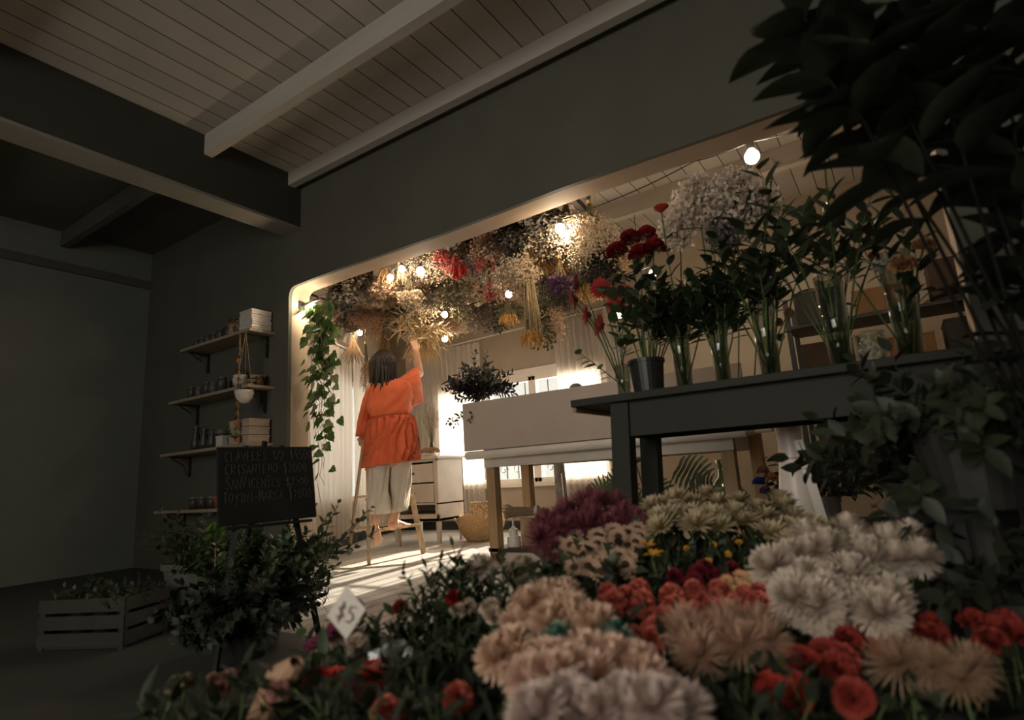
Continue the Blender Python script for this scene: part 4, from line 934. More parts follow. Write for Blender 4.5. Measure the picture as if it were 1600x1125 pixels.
sleeve('sleeve', [(pp(584, 607, 0), .055, .07, PR), (pp(577, 625, .03), .058, .065, PR), (pp(572, 645, .06), .055, .06, PR), (pp(569, 660, .08), .058, .065, PR), (pp(568.5, 681, .08), .068, .075, PR)], PR, PF, .004)
up_ = Vector((0, 0, 1))
sleeve('sleeve', [(pp(618, 616, .0), .10, .10, up_-PR*.2), (pp(632, 612, .03), .135, .10, up_-PR*.15), (pp(642, 608, .07), .155, .10, up_-PR*.12), (pp(651, 603, .11), .158, .085, up_-PR*.1), (pp(657, 601, .13), .152, .05, up_-PR*.12)], PR, PF, .004, 13)
def trouser(rows, k, ph):
    v, f = loft(smooth_rows(rows), n=64, dep=.115, k=k, ph=ph); return MB().add(v, f)
m_ = trouser([(577, 611, 700, 700, 1.1, .001), (577, 610, 725, 725, 1.05, .004), (576, 609, 750, 750, .95, .012), (576.5, 608.5, 775, 775, .9, .014), (577, 608, 804, 802, .9, .016)], 6, 0)
v, f = loft(smooth_rows([(607, 642, 700, 700, 1.1, .001), (607, 642, 725, 725, 1.05, .004), (607, 641, 750, 748, .95, .012), (607, 640, 775, 772, .9, .013), (608, 635, 802, 796, .9, .016)]), n=64, dep=.115, k=6, ph=2, offf=.02); m_.add(v, f)
prel(m_).build('trousers', M_TROUS, person, smooth=True, solid=.002)
# ------------------------------------------------------------------ bulbs
M_BULB = glow('bulb_light', (1.0, .80, .57), 88.0)
M_SOCK = mat('bulb_socket', (.02, .02, .018), rough=.5)
BULBS = [(1175, 245, .42, .038, 'large glowing bulb below the right end of the opening lintel'), (657, 424, .38, .030, 'largest glowing bulb of the three near the lintel, right one with black socket'),
  (628, 421, .39, .024, 'glowing bulb between two others beside the golden straw bunch'), (610, 434, .41, .024, 'glowing bulb lowest and leftmost of the trio by the lintel'),
  (875, 358, .34, .030, 'larger upper bulb of the touching pair by the rack corner'), (887, 369, .42, .025, 'smaller lower bulb of the touching pair by the rack corner'),
  (562, 520, 1.45, .030, 'glowing bulb in front of the white paper shade'), (695, 492, 1.15, .026, 'glowing bulb hanging right of the raised hand, upper one'), (695, 530, 2.0, .030, 'glowing bulb hanging right of the raised hand, lower one'),
  (795, 460, .95, .026, 'glowing bulb in the middle of the dried flowers by the wheat'), (968, 492, 1.9, .028, 'glowing bulb shining between the red gerberas'),
  (1020, 428, 1.55, .028, 'glowing bulb half hidden behind the red roses'), (1168, 411, 2.2, .030, 'glowing bulb behind the green stems of the vases')]
def bulb(p, r, label, grp='globe bulbs of the light string'):
    t = tag(empty('light_bulb', p), label, 'light bulb', grp)
    MB().lathe([(.001, -r), (r*.55, -r*.86), (r*.92, -r*.4), (r, 0), (r*.92, r*.42), (r*.62, r*.85), (r*.42, r*1.15)], n=18).build('globe', M_BULB, t, smooth=True)
    MB().lathe([(r*.46, r*1.05), (r*.5, r*1.2), (r*.5, r*2.2), (r*.3, r*2.3), (.001, r*2.3)], n=12).build('socket', M_SOCK, t, smooth=False)
    return p+Vector((0, 0, r*2.3))
BP = [bulb(onY(x, y, Y), r, l) for x, y, Y, r, l in BULBS]
def cable(pts, label, sag=.05):
    mb = MB(); out = []
    for a, b_ in zip(pts[:-1], pts[1:]):
        for k in range(10): u = k/10; out.append(a.lerp(b_, u)-Vector((0, 0, sag*4*u*(1-u)*(a-b_).length)))
    out.append(pts[-1]); mb.tube(out, .0035, 5)
    return tag(mb.build('light_string', M_SOCK, smooth=True), label, 'cable')
cable([Vector((4.1, .22, 2.18)), BP[0], onY(1085, 252, .35), BP[4]], 'black bulb cable running just below the lintel to the right', .03)
cable([BP[4], BP[5], onY(780, 390, .26), BP[1], BP[2], BP[3]], 'black bulb cable linking the middle pair to the left trio', .06)
cable([BP[3], BP[6], BP[8], BP[7], BP[9], BP[11], BP[10], BP[12]], 'black bulb cable winding through the hanging dried flowers', .05)
# lamp arm at the left reveal
t = tag(empty('wall_lamp', (.0, .115, 2.06)), 'black arm lamp with two bulbs on the left reveal of the opening', 'lamp')
MB().bar((0, 0, .015), (.24, .0, .02), .02, .014).build('arm', M_SOCK, t); MB().box((.006, 0, .015), (.012, .05, .07)).build('wall_plate', M_SOCK, t)
for x, y_, g in ((.135, 0, M_BULB), (.20, .03, mat('frosted_bulb', (.75, .68, .58), rough=.3))):
    MB().ball((x, y_, -.026), .033, 16, 10, (1.15, 1, .9)).build('globe', g, t, smooth=True)
# ------------------------------------------------------------------ rack and dried bunches
RZ = 2.44
t = tag(empty('hanging_rack', (1.0, 1.2, RZ)), 'black framed wire rack under the ceiling that carries the dried bunches', 'rack')
cs = [Vector((-.55, .36, 0)), Vector((2.33, .36, -.03)), Vector((2.12, 2.15, .0)), Vector((-.9, 2.15, 0))]; oo = Vector((1.0, 1.2, 0)); mb = MB()
for i in range(4): mb.bar(cs[i]-oo, cs[(i+1) % 4]-oo, .018, .018)
mb.build('frame', M_SOCK, t); mb = MB()
for k in range(1, 14): mb.tube([cs[0].lerp(cs[1], k/14)-oo, cs[3].lerp(cs[2], k/14)-oo], .0022, 4)
for k in range(1, 9): mb.tube([cs[0].lerp(cs[3], k/9)-oo, cs[1].lerp(cs[2], k/9)-oo], .0022, 4)
mb.build('wire_grid', M_SOCK, t)
for c in cs: MB().tube([c-oo, c-oo+Vector((0, 0, CEIL-RZ))], .003, 4).build('hanging_cord', M_SOCK, t)
K_CREAM = mat('dry_cream', (0.676, 0.546, 0.390), (0.468, 0.351, 0.234), rough=.85, scale=50)
K_BEIGE = mat('dry_beige_pink', (0.572, 0.377, 0.260), (0.390, 0.247, 0.169), rough=.85, scale=50)
K_GREY = mat('dry_grey_brown', (0.260, 0.208, 0.156), (0.130, 0.104, 0.078), rough=.85, scale=50)
K_DARK = mat('dry_dark', (0.072, 0.065, 0.052), (0.046, 0.039, 0.034), rough=.85, scale=50)
K_GOLD = mat('dry_gold', (0.650, 0.377, 0.117), (0.442, 0.234, 0.065), rough=.8, scale=50, trans=.15)
K_STRAW = mat('dry_straw', (0.728, 0.546, 0.312), (0.520, 0.364, 0.182), rough=.8, scale=50, trans=.1)
K_PINK = mat('dry_pink', (0.598, 0.130, 0.117), (0.442, 0.078, 0.091), rough=.8, scale=50)
K_RED = mat('dry_red', (0.650, 0.046, 0.039), (0.442, 0.039, 0.039), rough=.8, scale=50)
K_PURP = mat('dry_purple', (0.169, 0.065, 0.156), (0.104, 0.052, 0.091), rough=.8, scale=50)
K_OLIVE = mat('dry_olive', (0.195, 0.169, 0.091), (0.117, 0.104, 0.058), rough=.8, scale=50)
K_TAN = mat('dry_tan', (0.468, 0.286, 0.143), (0.338, 0.195, 0.091), rough=.85, scale=50, trans=.1)
def bunch(kind, L_, spread, m, label, seed, sm=None, n=None):
    """dried bunch hung head down: origin at the tie"""
    r0 = rnd.getstate(); rnd.seed(seed)
    t = tag(empty('dried_flower_bunch', (0, 0, 0)), label, 'dried bunch', 'dried bunches hanging from the rack')
    st, hd_ = MB(), MB(); n = n or 26
    for i in range(n):
        th = spread*math.sqrt((i+.5)/n); ph = i*2.4; d = dirv(th, ph); d.z = -d.z; l = L_*rnd.uniform(.8, 1.05)
        e = d*l + Vector((rv(.01), rv(.01), 0)); k_ = d*l*.5; k_.x *= .7; k_.y *= .7
        st.tube([(d.x*-.05, d.y*-.05, .10+rv(.02)), (rv(.008), rv(.008), 0), k_, e], .0016, 3)
        if kind == 'cloud':
            for j in range(52):
                c = e*rnd.uniform(.52, 1.05)+Vector((rv(.05), rv(.05), rv(.045))); hd_.octa(c, rnd.uniform(.006, .0105))
        elif kind == 'head':
            for j in range(46):
                v = dirv(rnd.random()*PI, rnd.random()*6.3)*.040; hd_.strip(e+v*.6, v, (rv(1), rv(1), 1), .022, .020, .5, .2, 2, 'round')
        elif kind == 'leafy':
            for j in range(12):
                c = Vector((0, 0, 0)).lerp(e, .35+.65*j/11); hd_.strip(c, (d*.5+dirv(1.5, j*2.4)*.8), (0, 0, -1), rnd.uniform(.035, .055), rnd.uniform(.022, .034), rv(1.0), .25, 3, 'round')
        elif kind == 'wheat':
            for j in range(9):
                c = e*(.80+.24*j/9); hd_.strip(c, d+dirv(1.5, j*2.4)*.35, d, .035, .009, .1, .2, 2, 'petal')
        elif kind == 'straws':
            hd_.tube([e*.1, e*.55+Vector((rv(.01), rv(.01), 0)), e*1.05], [.0022, .0030, .0012], 4)
        elif kind == 'curly':
            for j in range(4):
                c = e*rnd.uniform(.4, .95); hd_.strip(c, d+dirv(rnd.uniform(.4, 2.6), rnd.random()*6.3)*.9, (rv(1), rv(1), rv(1)), rnd.uniform(.10, .19), .016, rv(3.5), .3, 7, 'leaf')
        elif kind == 'berry':
            for j in range(12):
                c = e*(.5+.55*j/12)+Vector((rv(.014), rv(.014), rv(.01))); hd_.ball(c, rnd.uniform(.007, .0105), 6, 4)
        elif kind == 'protea':
            hd_.tube([e*.45, e*.6, e*.85, e*1.0], [.004, .012, .016, .006], 7)
            for j in range(8): hd_.strip(e*.6, d+dirv(1.5, j*.8)*.16, d, L_*.42, .012, .15, .2, 3, 'petal')
        elif kind == 'plume':
            for j in range(44):
                u = rnd.random(); c = e*(.42+.62*u); hd_.strip(c, d*1.0+dirv(rnd.uniform(0, 2.2), rnd.random()*6.3)*.5, (rv(1), rv(1), 1), .045*(1-.5*u), .004, rv(.8), .1, 2, 'petal')
        elif kind == 'fan':
            for j in range(7): hd_.strip(e*.15, d+dirv(1.5, j*.9)*.18, (rv(1), rv(1), .2), L_*rnd.uniform(.8, 1.05), .012, rv(.5), .3, 5, 'petal')
    st.build('stems', sm or S_OLIVE, t); hd_.build('dried_heads', m, t)
    MB().lathe([(.010, -.012), (.015, -.012), (.015, .012), (.010, .012)], n=10, close=False).build('twine', S_STRAW, t)
    rnd.setstate(r0); return t
KINDS = {}
def hangat(kind, m, x, y, Y, label, L_=.42, spread=.35, n=None, sm=None, tilt=0, seed=None):
    """X, Y pixel of the middle of the heads, at room depth Y"""
    key = (kind, m.name, L_, spread, n)
    Y = .44+.25*(Y-.5) if Y <= 1.0 else Y
    c = onY(x, y, Y); top = c+Vector((0, 0, L_*.62)); top.z = min(top.z, RZ+.35)
    if key not in KINDS:
        KINDS[key] = t = bunch(kind, L_, spread, m, label, len(KINDS)*7+3, sm, n); t.location = top; t.rotation_euler = (rv(.08), tilt+rv(.08), rnd.random()*6)
    else:
        cords = [c_ for c_ in KINDS[key].children if c_.name.startswith('hanging_cord')]
        for c_ in cords: c_.parent = None
        t = dup(KINDS[key], top, (rv(.1), tilt+rv(.1), rnd.random()*6), label)
        for c_ in cords: c_.parent = KINDS[key]
    t.rotation_euler[0] *= .4; t.rotation_euler[1] *= .4
    if top.z < RZ-.06:
        MB().tube([(0, 0, .02), (0, 0, RZ-top.z+.02)], .0022, 4).build('hanging_cord', S_STRAW, t)
    return t
HB = [('protea', K_RED, 716, 412, .75, 'bright red pointed bunch below the lintel, the reddest of the dried ones', .30, .22, 14, S_STRAW),
 ('berry', K_PINK, 694, 402, .85, 'deep pink berry bunch left of the bright red pointed one', .26, .35, 12, None),
 ('berry', K_PINK, 752, 398, .8, 'deep pink berry sprays right of the bright red bunch', .34, .30, 14, None),
 ('berry', mat('dry_coral', (.62, .20, .15), (.45, .12, .10), rough=.8), 766, 452, 1.0, 'coral pink berry spike hanging in the centre of the ceiling flowers', .24, .2, 10, None),
 ('cloud', K_CREAM, 680, 455, 1.1, 'wide airy cream cloud bunch right above the raised arm', .40, .75, 40, None),
 ('cloud', K_CREAM, 925, 372, .75, 'cream cloud bunch at the right corner of the rack', .40, .6, 36, None),
 ('cloud', K_CREAM, 805, 425, .9, 'cream speckled cloud bunch left of the tall wheat sheaf', .32, .55, 32, None),
 ('head', K_BEIGE, 600, 440, .8, 'beige pink hydrangea heads left of the golden straw', .24, .45, 14, None),
 ('straws', K_STRAW, 627, 410, .7, 'golden straw bunch between the left bulbs', .36, .12, 40, None),
 ('straws', K_STRAW, 826, 455, .95, 'long upright wheat straw sheaf, longest of the bunches', .66, .10, 60, None),
 ('wheat', K_GOLD, 828, 512, 1.0, 'golden ears at the foot of the long straw sheaf', .3, .28, 30, None),
 ('curly', K_GOLD, 862, 400, 1.05, 'orange yellow leafy bunch beside the pair of bulbs', .30, .4, 22, None),
 ('head', K_PURP, 876, 432, 1.0, 'purple flower heads under the orange yellow leaves', .22, .4, 10, None),
 ('plume', K_GOLD, 912, 452, 1.25, 'fuzzy orange tuft behind the red gerberas', .28, .3, 16, None),
 ('plume', K_TAN, 600, 545, 1.35, 'big brown plume hanging just above the person head', .46, .22, 22, None),
 ('plume', K_TAN, 572, 580, 1.5, 'long brown plume left of the person head', .5, .16, 18, None),
 ('straws', K_TAN, 552, 552, 1.5, 'brown broom bunch under the white paper shade', .30, .5, 44, None),
 ('curly', K_STRAW, 640, 505, 1.15, 'curled straw coloured leaves round the raised hand', .34, .7, 34, None),
 ('curly', K_STRAW, 675, 520, 1.3, 'curled straw leaves right of the raised hand', .34, .7, 34, None),
 ('fan', K_STRAW, 660, 545, 1.6, 'pale fanned straw behind the raised hand', .36, .55, 16, None),
 ('wheat', K_GOLD, 793, 487, 1.3, 'gold leaf spray under the central bulb', .26, .35, 24, None),
 ('curly', K_TAN, 525, 425, .55, 'orange brown crumpled bunch at the left corner under the lintel', .26, .5, 22, None),
 ('leafy', K_DARK, 530, 468, .8, 'nearly black leafy bunch beside the ivy column', .34, .5, 28, None),
 ('cloud', K_GREY, 548, 500, 1.2, 'grey brown cloud bunch above the white paper shade', .30, .6, 30, None),
 ('leafy', K_GREY, 565, 435, .7, 'grey brown leafy bunch left of the hydrangea heads', .34, .5, 28, None),
 ('leafy', K_GREY, 750, 490, 1.5, 'grey brown leafy bunch left of the coral berry spike', .42, .4, 28, None),
 ('leafy', K_OLIVE, 848, 505, 1.3, 'olive round leaved sprays right of the long straw sheaf', .5, .22, 20, None),
 ('berry', K_DARK, 858, 450, 1.1, 'black berried sprays right of the straw sheaf', .34, .3, 18, None),
 ('leafy', K_DARK, 940, 420, 1.0, 'dark leafy bunch over the red gerberas', .34, .5, 28, None),
 ('cloud', K_BEIGE, 865, 500, 1.9, 'thin beige trailing sprays above the window', .46, .25, 14, None),
 ('head', K_CREAM, 640, 455, .95, 'cream hydrangea heads below the golden straw', .24, .45, 14, None),
 ('leafy', K_DARK, 800, 370, .55, 'dark leafy mass tight under the lintel middle', .30, .6, 30, None),
 ('leafy', K_DARK, 850, 345, .5, 'dark leafy mass under the lintel left of the bulbs', .30, .6, 30, None),
 ('leafy', K_DARK, 640, 470, 1.3, 'dark leaves between hydrangea heads and curled straw', .34, .5, 28, None),
 ('leafy', K_DARK, 700, 470, 1.8, 'dark leaves far back behind the cream cloud', .34, .5, 28, None),
 ('cloud', K_BEIGE, 700, 500, 1.7, 'beige cloud bunch beside the upper right bulb of the hand', .30, .6, 30, None),
 ('straws', K_OLIVE, 900, 400, .9, 'short olive stem bundle by the bulb pair', .30, .15, 30, None)]
for k_, m_, x, y, Y, lb, L_, sp_, n_, sm_ in HB: hangat(k_, m_, x, y, Y, lb, L_, sp_, n_, sm_)
fill = [('cloud', K_GREY, 'grey brown cloud', .30, .6, 30), ('leafy', K_GREY, 'grey brown leafy', .34, .5, 28), ('leafy', K_OLIVE, 'olive leafy', .42, .45, 26), ('cloud', K_BEIGE, 'beige cloud', .30, .6, 30), ('head', K_BEIGE, 'beige hydrangea', .24, .45, 14),
        ('cloud', K_CREAM, 'cream cloud', .32, .55, 32), ('leafy', K_DARK, 'dark leafy', .34, .5, 28), ('curly', K_TAN, 'crumpled tan', .26, .5, 22), ('head', K_CREAM, 'cream hydrangea', .24, .45, 14), ('plume', K_TAN, 'tan plume', .30, .35, 18)]
k = 0
for Y in (.56, .80, 1.02, 1.35, 1.7, 2.05):
    for X in (-.35, -.08, .2, .48, .76, 1.04, 1.32, 1.6, 1.88, 2.12):
        xx, yy = X+rv(.1)+(.04-.12*(Y-.4)), Y+rv(.1); f_ = fill[int(rnd.random()*10)]; k += 1
        key = (f_[0], f_[1].name, f_[3], f_[4], f_[5]); loc = Vector((xx, yy, RZ+.02+rv(.05)))
        if key not in KINDS: KINDS[key] = t = bunch(f_[0], f_[3], f_[4], f_[1], '', k*5+1, None, f_[5]); t.location = loc
        else: t = dup(KINDS[key], loc, (rv(.12), rv(.12), rnd.random()*6))
        t['label'] = '%s filler bunch among the many small dried bunches under the rack' % f_[2]; t['group'] = '%s bunches filling the rack' % f_[2]
# white paper shade and glass globe
t = tag(empty('paper_lantern', onY(548, 524, 1.6)), 'crumpled white paper shade hanging left of the person head', 'lampshade')
mb = MB(); mb.lathe([(.04, .10), (.07, .06), (.085, -.02), (.10, -.085), (.095, -.09), (.078, -.02), (.06, .055)], n=14, close=False, M=Matrix.Rotation(.5, 3, 'Y')); mb.build('shade', mat('white_parchment', (.72, .66, .58), (.62, .56, .49), trans=.4, rough=.7), t); MB().tube([(0, 0, .09), (0, 0, .5)], .002, 4).build('cord', M_SOCK, t)
t = tag(empty('glass_globe', onY(664, 440, .9)), 'clear crinkled glass globe hanging below the largest left bulb', 'globe')
MB().ball((0, 0, 0), .085, 18, 12, (1, 1, .95)).build('glass', M_CLEAR, t, smooth=True); MB().tube([(0, 0, .08), (0, 0, .4)], .002, 4).build('cord', M_SOCK, t)
# ------------------------------------------------------------------ ivy column
def ivyleaf(mb, c, d, nrm, s):
    d = Vector(d).normalized(); nrm = Vector(nrm); nrm = (nrm-d*nrm.dot(d)).normalized(); sd_ = d.cross(nrm)
    out = [(0, 0), (.18, -.08), (.42, -.02), (.50, .22), (.36, .40), (.30, .62), (.10, .78), (0, 1.0), (-.10, .78), (-.30, .62), (-.36, .40), (-.50, .22), (-.42, -.02), (-.18, -.08)]
    vs = [Vector(c)+d*.35*s-nrm*.05*s]+[Vector(c)+sd_*x*s+d*y*s+nrm*(.10*abs(x)*s-.06*y*y*s) for x, y in out]
    mb.add(vs, [(0, 1+i, 1+(i+1) % 14) for i in range(14)])
t = tag(empty('ivy_garland', (.235, .10, 2.02)), 'hanging ivy garland of pointed green leaves at the left edge of the opening', 'ivy'); st, l1, l2 = MB(), MB(), MB()
for k in range(7):
    pts = [Vector((.022*k-.08+rv(.02)+.10*i/18, rv(.025), -1.50*i/18*(1-.08*k))) for i in range(19)]; st.tube(pts, .0022, 4)
    for i in range(19):
        for q in range(2):
            if rnd.random() < (.95 if i < 14 else .35):
                ph = rnd.random()*6.3; sz = rnd.uniform(.07, .105)*(1-.25*i/18); o_ = pts[i]+Vector((math.cos(ph), math.sin(ph)*.45, 0))*rnd.uniform(.02, .10)
                ivyleaf(l2 if rnd.random() < .28 else l1, o_, Vector((math.cos(ph)*.8, math.sin(ph)*.5-.2, -.7+rv(.5))), Vector((rv(.5), -1, .5+rv(.4))), sz)
st.build('vines', S_STRAW, t); l1.build('green_leaves', L_IVY, t); l2.build('pale_leaves', L_IVYP, t)
# ------------------------------------------------------------------ flower batches in front
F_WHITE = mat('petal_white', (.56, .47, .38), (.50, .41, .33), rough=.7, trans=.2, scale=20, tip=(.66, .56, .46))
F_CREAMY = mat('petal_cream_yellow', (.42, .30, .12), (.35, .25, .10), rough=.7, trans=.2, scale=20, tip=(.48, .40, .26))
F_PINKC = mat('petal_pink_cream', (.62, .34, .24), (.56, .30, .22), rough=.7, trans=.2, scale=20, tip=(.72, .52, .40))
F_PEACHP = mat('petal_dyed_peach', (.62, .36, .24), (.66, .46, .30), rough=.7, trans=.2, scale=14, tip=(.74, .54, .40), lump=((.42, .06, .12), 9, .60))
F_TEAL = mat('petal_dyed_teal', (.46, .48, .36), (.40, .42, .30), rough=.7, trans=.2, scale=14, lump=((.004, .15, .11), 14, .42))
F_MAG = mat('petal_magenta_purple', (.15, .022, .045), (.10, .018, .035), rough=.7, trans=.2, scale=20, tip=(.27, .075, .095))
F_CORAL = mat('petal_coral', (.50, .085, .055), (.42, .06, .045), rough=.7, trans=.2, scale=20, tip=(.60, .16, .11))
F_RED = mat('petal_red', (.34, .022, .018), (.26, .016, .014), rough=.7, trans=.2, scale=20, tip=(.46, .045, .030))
F_DRED = mat('petal_dark_red', (.30, .012, .012), (.20, .010, .010), rough=.6, trans=.15, scale=20)
F_BEIGE = mat('petal_beige', (.36, .21, .13), (.28, .16, .10), rough=.7, trans=.2, scale=20, tip=(.48, .32, .22))
F_DUSTY = mat('petal_dusty_pink', (.38, .18, .13), (.42, .24, .15), rough=.7, trans=.2, scale=12, tip=(.52, .35, .24))
F_YEL = mat('petal_yellow', (.60, .30, .03), (.50, .22, .02), rough=.7, trans=.2)
F_PEACH = mat('petal_peach', (.58, .30, .14), (.50, .22, .10), rough=.7, trans=.25, tip=(.64, .38, .20))
F_PINK2 = mat('petal_soft_pink', (.55, .30, .25), (.5, .26, .22), rough=.7, trans=.2)
C_BROWN = mat('flower_centre_brown', (.05, .02, .012), rough=.9)
C_GREEN = mat('flower_centre_green', (.10, .13, .04), rough=.9)
M_BKT = mat('dark_bucket', (.022, .022, .020), (.03, .028, .025), rough=.45)
def batch(spec, name, kind, m, px_r, label, cat, group, seeds=2, bk=None, cm=None, cr=.2, leaf=L_DARK, leaves=4, Ls=.27, zmin=.30):
    """spec: list of (cx, cy, rx, ry, n, depth near, depth far); blooms spread over the ellipse"""
    pts = []
    for cx, cy, rx, ry, n, d0, d1 in spec:
        for i in range(n):
            r_ = math.sqrt((i+.5)/n); a = i*2.399963+cx*.1; x, y = cx+rx*r_*math.cos(a), cy+ry*r_*math.sin(a)
            dd = d0+(d1-d0)*(cy+ry-y)/(2*ry+1e-6)+rv(.02); p = at(x, y, dd)
            if p.z < zmin: p.z = zmin
            pts.append(p)
    c = sum(pts, Vector())/len(pts); dep = (c-CAM).dot(fw)
    base = Vector((c.x, c.y, .03)); out = []
    protos = [cutflower(name, kind, px_r*dep/907, m, Ls, s*3+len(name), label, cat, group, leaf=leaf, leaves=leaves, cm=cm, cr=cr) for s in range(min(seeds, len(pts)))]
    for i, p in enumerate(pts):
        d = p-base; tl = Vector((d.x, d.y, 0))/max(.12, d.z)*.8
        if tl.length > .9: tl *= .9/tl.length
        tc_ = Vector((CAM.x-p.x, CAM.y-p.y, 0)).normalized(); tl += tc_*(.9 if kind == 'daisy' else .35)
        out += place(protos[i % len(protos)], [(p, (tl.x, tl.y))])
    if bk:
        rad = max(.09, min(.15, max((Vector((p.x, p.y, 0))-Vector((c.x, c.y, 0))).length for p in pts)*.7))
        bucket('flower_bucket', (c.x, c.y, 0), rad, min(.24, min(p.z for p in pts)-.06), M_BKT, bk, 'bucket')
    return pts
def fillgreen(cx, cy, rx, ry, n, d0, d1, label, m, L_=.22, lL=.06, lW=.022, name='filler_greenery', leaves=12, shape='leaf', up_=.8, sm=S_GREEN, zmin=.22):
    """leafy shoots standing among the flowers: each shoot a thing"""
    protos = []
    for s in range(3):
        t = tag(empty(name, (0, 0, 0)), label, 'greenery', label); st, lf = MB(), MB(); twig(st, lf, (0, 0, -L_), (rv(.15), rv(.15), 1), L_*1.15, lL, lW, leaves, droop=.15, shape=shape)
        st.build('stem', sm, t, smooth=True); lf.build('foliage', m, t, smooth=True); protos.append(t)
    for i in range(n):
        r_ = math.sqrt((i+.5)/n); a = i*2.399963; x, y = cx+rx*r_*math.cos(a), cy+ry*r_*math.sin(a); p = at(x, y, d0+(d1-d0)*(cy+ry-y)/(2*ry)); p.z = max(p.z, zmin)
        place(protos[i % 3], [(p, (rv(.5), rv(.5)))])

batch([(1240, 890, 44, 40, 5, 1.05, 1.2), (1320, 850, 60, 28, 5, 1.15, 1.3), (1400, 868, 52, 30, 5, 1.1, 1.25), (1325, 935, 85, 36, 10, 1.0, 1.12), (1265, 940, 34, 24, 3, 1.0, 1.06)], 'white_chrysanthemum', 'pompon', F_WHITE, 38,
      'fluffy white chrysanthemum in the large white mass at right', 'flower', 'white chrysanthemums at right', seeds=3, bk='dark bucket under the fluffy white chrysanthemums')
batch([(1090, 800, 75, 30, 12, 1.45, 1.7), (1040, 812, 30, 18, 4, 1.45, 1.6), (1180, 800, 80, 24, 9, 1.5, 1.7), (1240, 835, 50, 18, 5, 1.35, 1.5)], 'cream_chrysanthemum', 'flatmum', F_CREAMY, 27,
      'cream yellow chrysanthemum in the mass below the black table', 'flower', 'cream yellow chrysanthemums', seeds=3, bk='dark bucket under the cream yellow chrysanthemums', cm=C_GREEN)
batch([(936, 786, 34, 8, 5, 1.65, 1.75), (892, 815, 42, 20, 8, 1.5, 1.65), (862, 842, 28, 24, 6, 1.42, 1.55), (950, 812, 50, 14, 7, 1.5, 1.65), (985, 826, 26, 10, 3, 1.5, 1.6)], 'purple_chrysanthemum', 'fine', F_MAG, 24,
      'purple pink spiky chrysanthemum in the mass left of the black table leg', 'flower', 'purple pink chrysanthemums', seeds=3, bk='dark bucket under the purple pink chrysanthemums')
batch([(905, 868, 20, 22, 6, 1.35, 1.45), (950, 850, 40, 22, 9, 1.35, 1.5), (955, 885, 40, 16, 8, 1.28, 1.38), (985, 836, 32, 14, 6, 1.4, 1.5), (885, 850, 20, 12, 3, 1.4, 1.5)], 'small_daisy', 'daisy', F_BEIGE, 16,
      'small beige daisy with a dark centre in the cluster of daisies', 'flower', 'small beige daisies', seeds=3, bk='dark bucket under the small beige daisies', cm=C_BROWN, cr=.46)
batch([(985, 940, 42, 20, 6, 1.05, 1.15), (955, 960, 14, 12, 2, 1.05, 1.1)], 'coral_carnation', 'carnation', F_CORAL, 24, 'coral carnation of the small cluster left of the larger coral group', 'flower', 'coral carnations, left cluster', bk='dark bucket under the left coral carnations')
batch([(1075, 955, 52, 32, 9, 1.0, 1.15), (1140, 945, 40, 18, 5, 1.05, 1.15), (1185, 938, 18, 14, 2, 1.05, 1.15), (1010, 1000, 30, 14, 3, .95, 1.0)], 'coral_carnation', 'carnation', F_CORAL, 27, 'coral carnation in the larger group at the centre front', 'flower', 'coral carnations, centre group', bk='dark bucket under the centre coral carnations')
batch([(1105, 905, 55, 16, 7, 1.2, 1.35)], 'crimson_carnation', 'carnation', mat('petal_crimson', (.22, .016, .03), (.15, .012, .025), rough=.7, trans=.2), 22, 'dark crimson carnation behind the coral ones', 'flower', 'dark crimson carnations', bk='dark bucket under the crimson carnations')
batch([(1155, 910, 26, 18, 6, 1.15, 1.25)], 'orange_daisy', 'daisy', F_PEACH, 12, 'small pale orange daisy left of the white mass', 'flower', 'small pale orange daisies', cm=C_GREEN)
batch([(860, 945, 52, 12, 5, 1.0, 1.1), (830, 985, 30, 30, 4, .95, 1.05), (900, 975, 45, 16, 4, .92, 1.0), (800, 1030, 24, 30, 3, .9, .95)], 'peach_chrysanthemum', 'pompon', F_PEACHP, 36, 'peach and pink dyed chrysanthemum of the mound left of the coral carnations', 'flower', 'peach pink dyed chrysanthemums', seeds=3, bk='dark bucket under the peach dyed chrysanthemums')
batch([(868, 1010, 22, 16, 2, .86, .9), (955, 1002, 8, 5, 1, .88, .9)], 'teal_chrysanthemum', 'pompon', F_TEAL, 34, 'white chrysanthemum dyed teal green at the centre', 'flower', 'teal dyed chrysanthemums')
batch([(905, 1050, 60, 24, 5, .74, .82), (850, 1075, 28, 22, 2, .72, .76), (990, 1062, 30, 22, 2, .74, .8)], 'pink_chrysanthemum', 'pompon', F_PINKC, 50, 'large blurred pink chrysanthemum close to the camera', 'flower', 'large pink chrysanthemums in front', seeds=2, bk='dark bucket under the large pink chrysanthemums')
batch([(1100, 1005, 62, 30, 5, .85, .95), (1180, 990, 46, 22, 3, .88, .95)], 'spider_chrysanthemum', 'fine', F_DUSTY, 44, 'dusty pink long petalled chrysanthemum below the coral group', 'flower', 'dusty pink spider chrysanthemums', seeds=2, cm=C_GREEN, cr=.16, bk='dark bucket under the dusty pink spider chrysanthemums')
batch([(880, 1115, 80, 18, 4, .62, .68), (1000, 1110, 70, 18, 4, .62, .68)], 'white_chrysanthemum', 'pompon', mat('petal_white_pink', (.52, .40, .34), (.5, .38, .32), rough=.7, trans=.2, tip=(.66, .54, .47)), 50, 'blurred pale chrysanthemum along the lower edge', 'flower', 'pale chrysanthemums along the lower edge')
batch([(1240, 1045, 12, 12, 1, .85, .9), (1232, 1092, 8, 8, 1, .8, .82)], 'red_rose', 'rose', F_RED, 40, 'open red rose right of the dusty pink chrysanthemums', 'flower', 'open red roses in front', seeds=1)
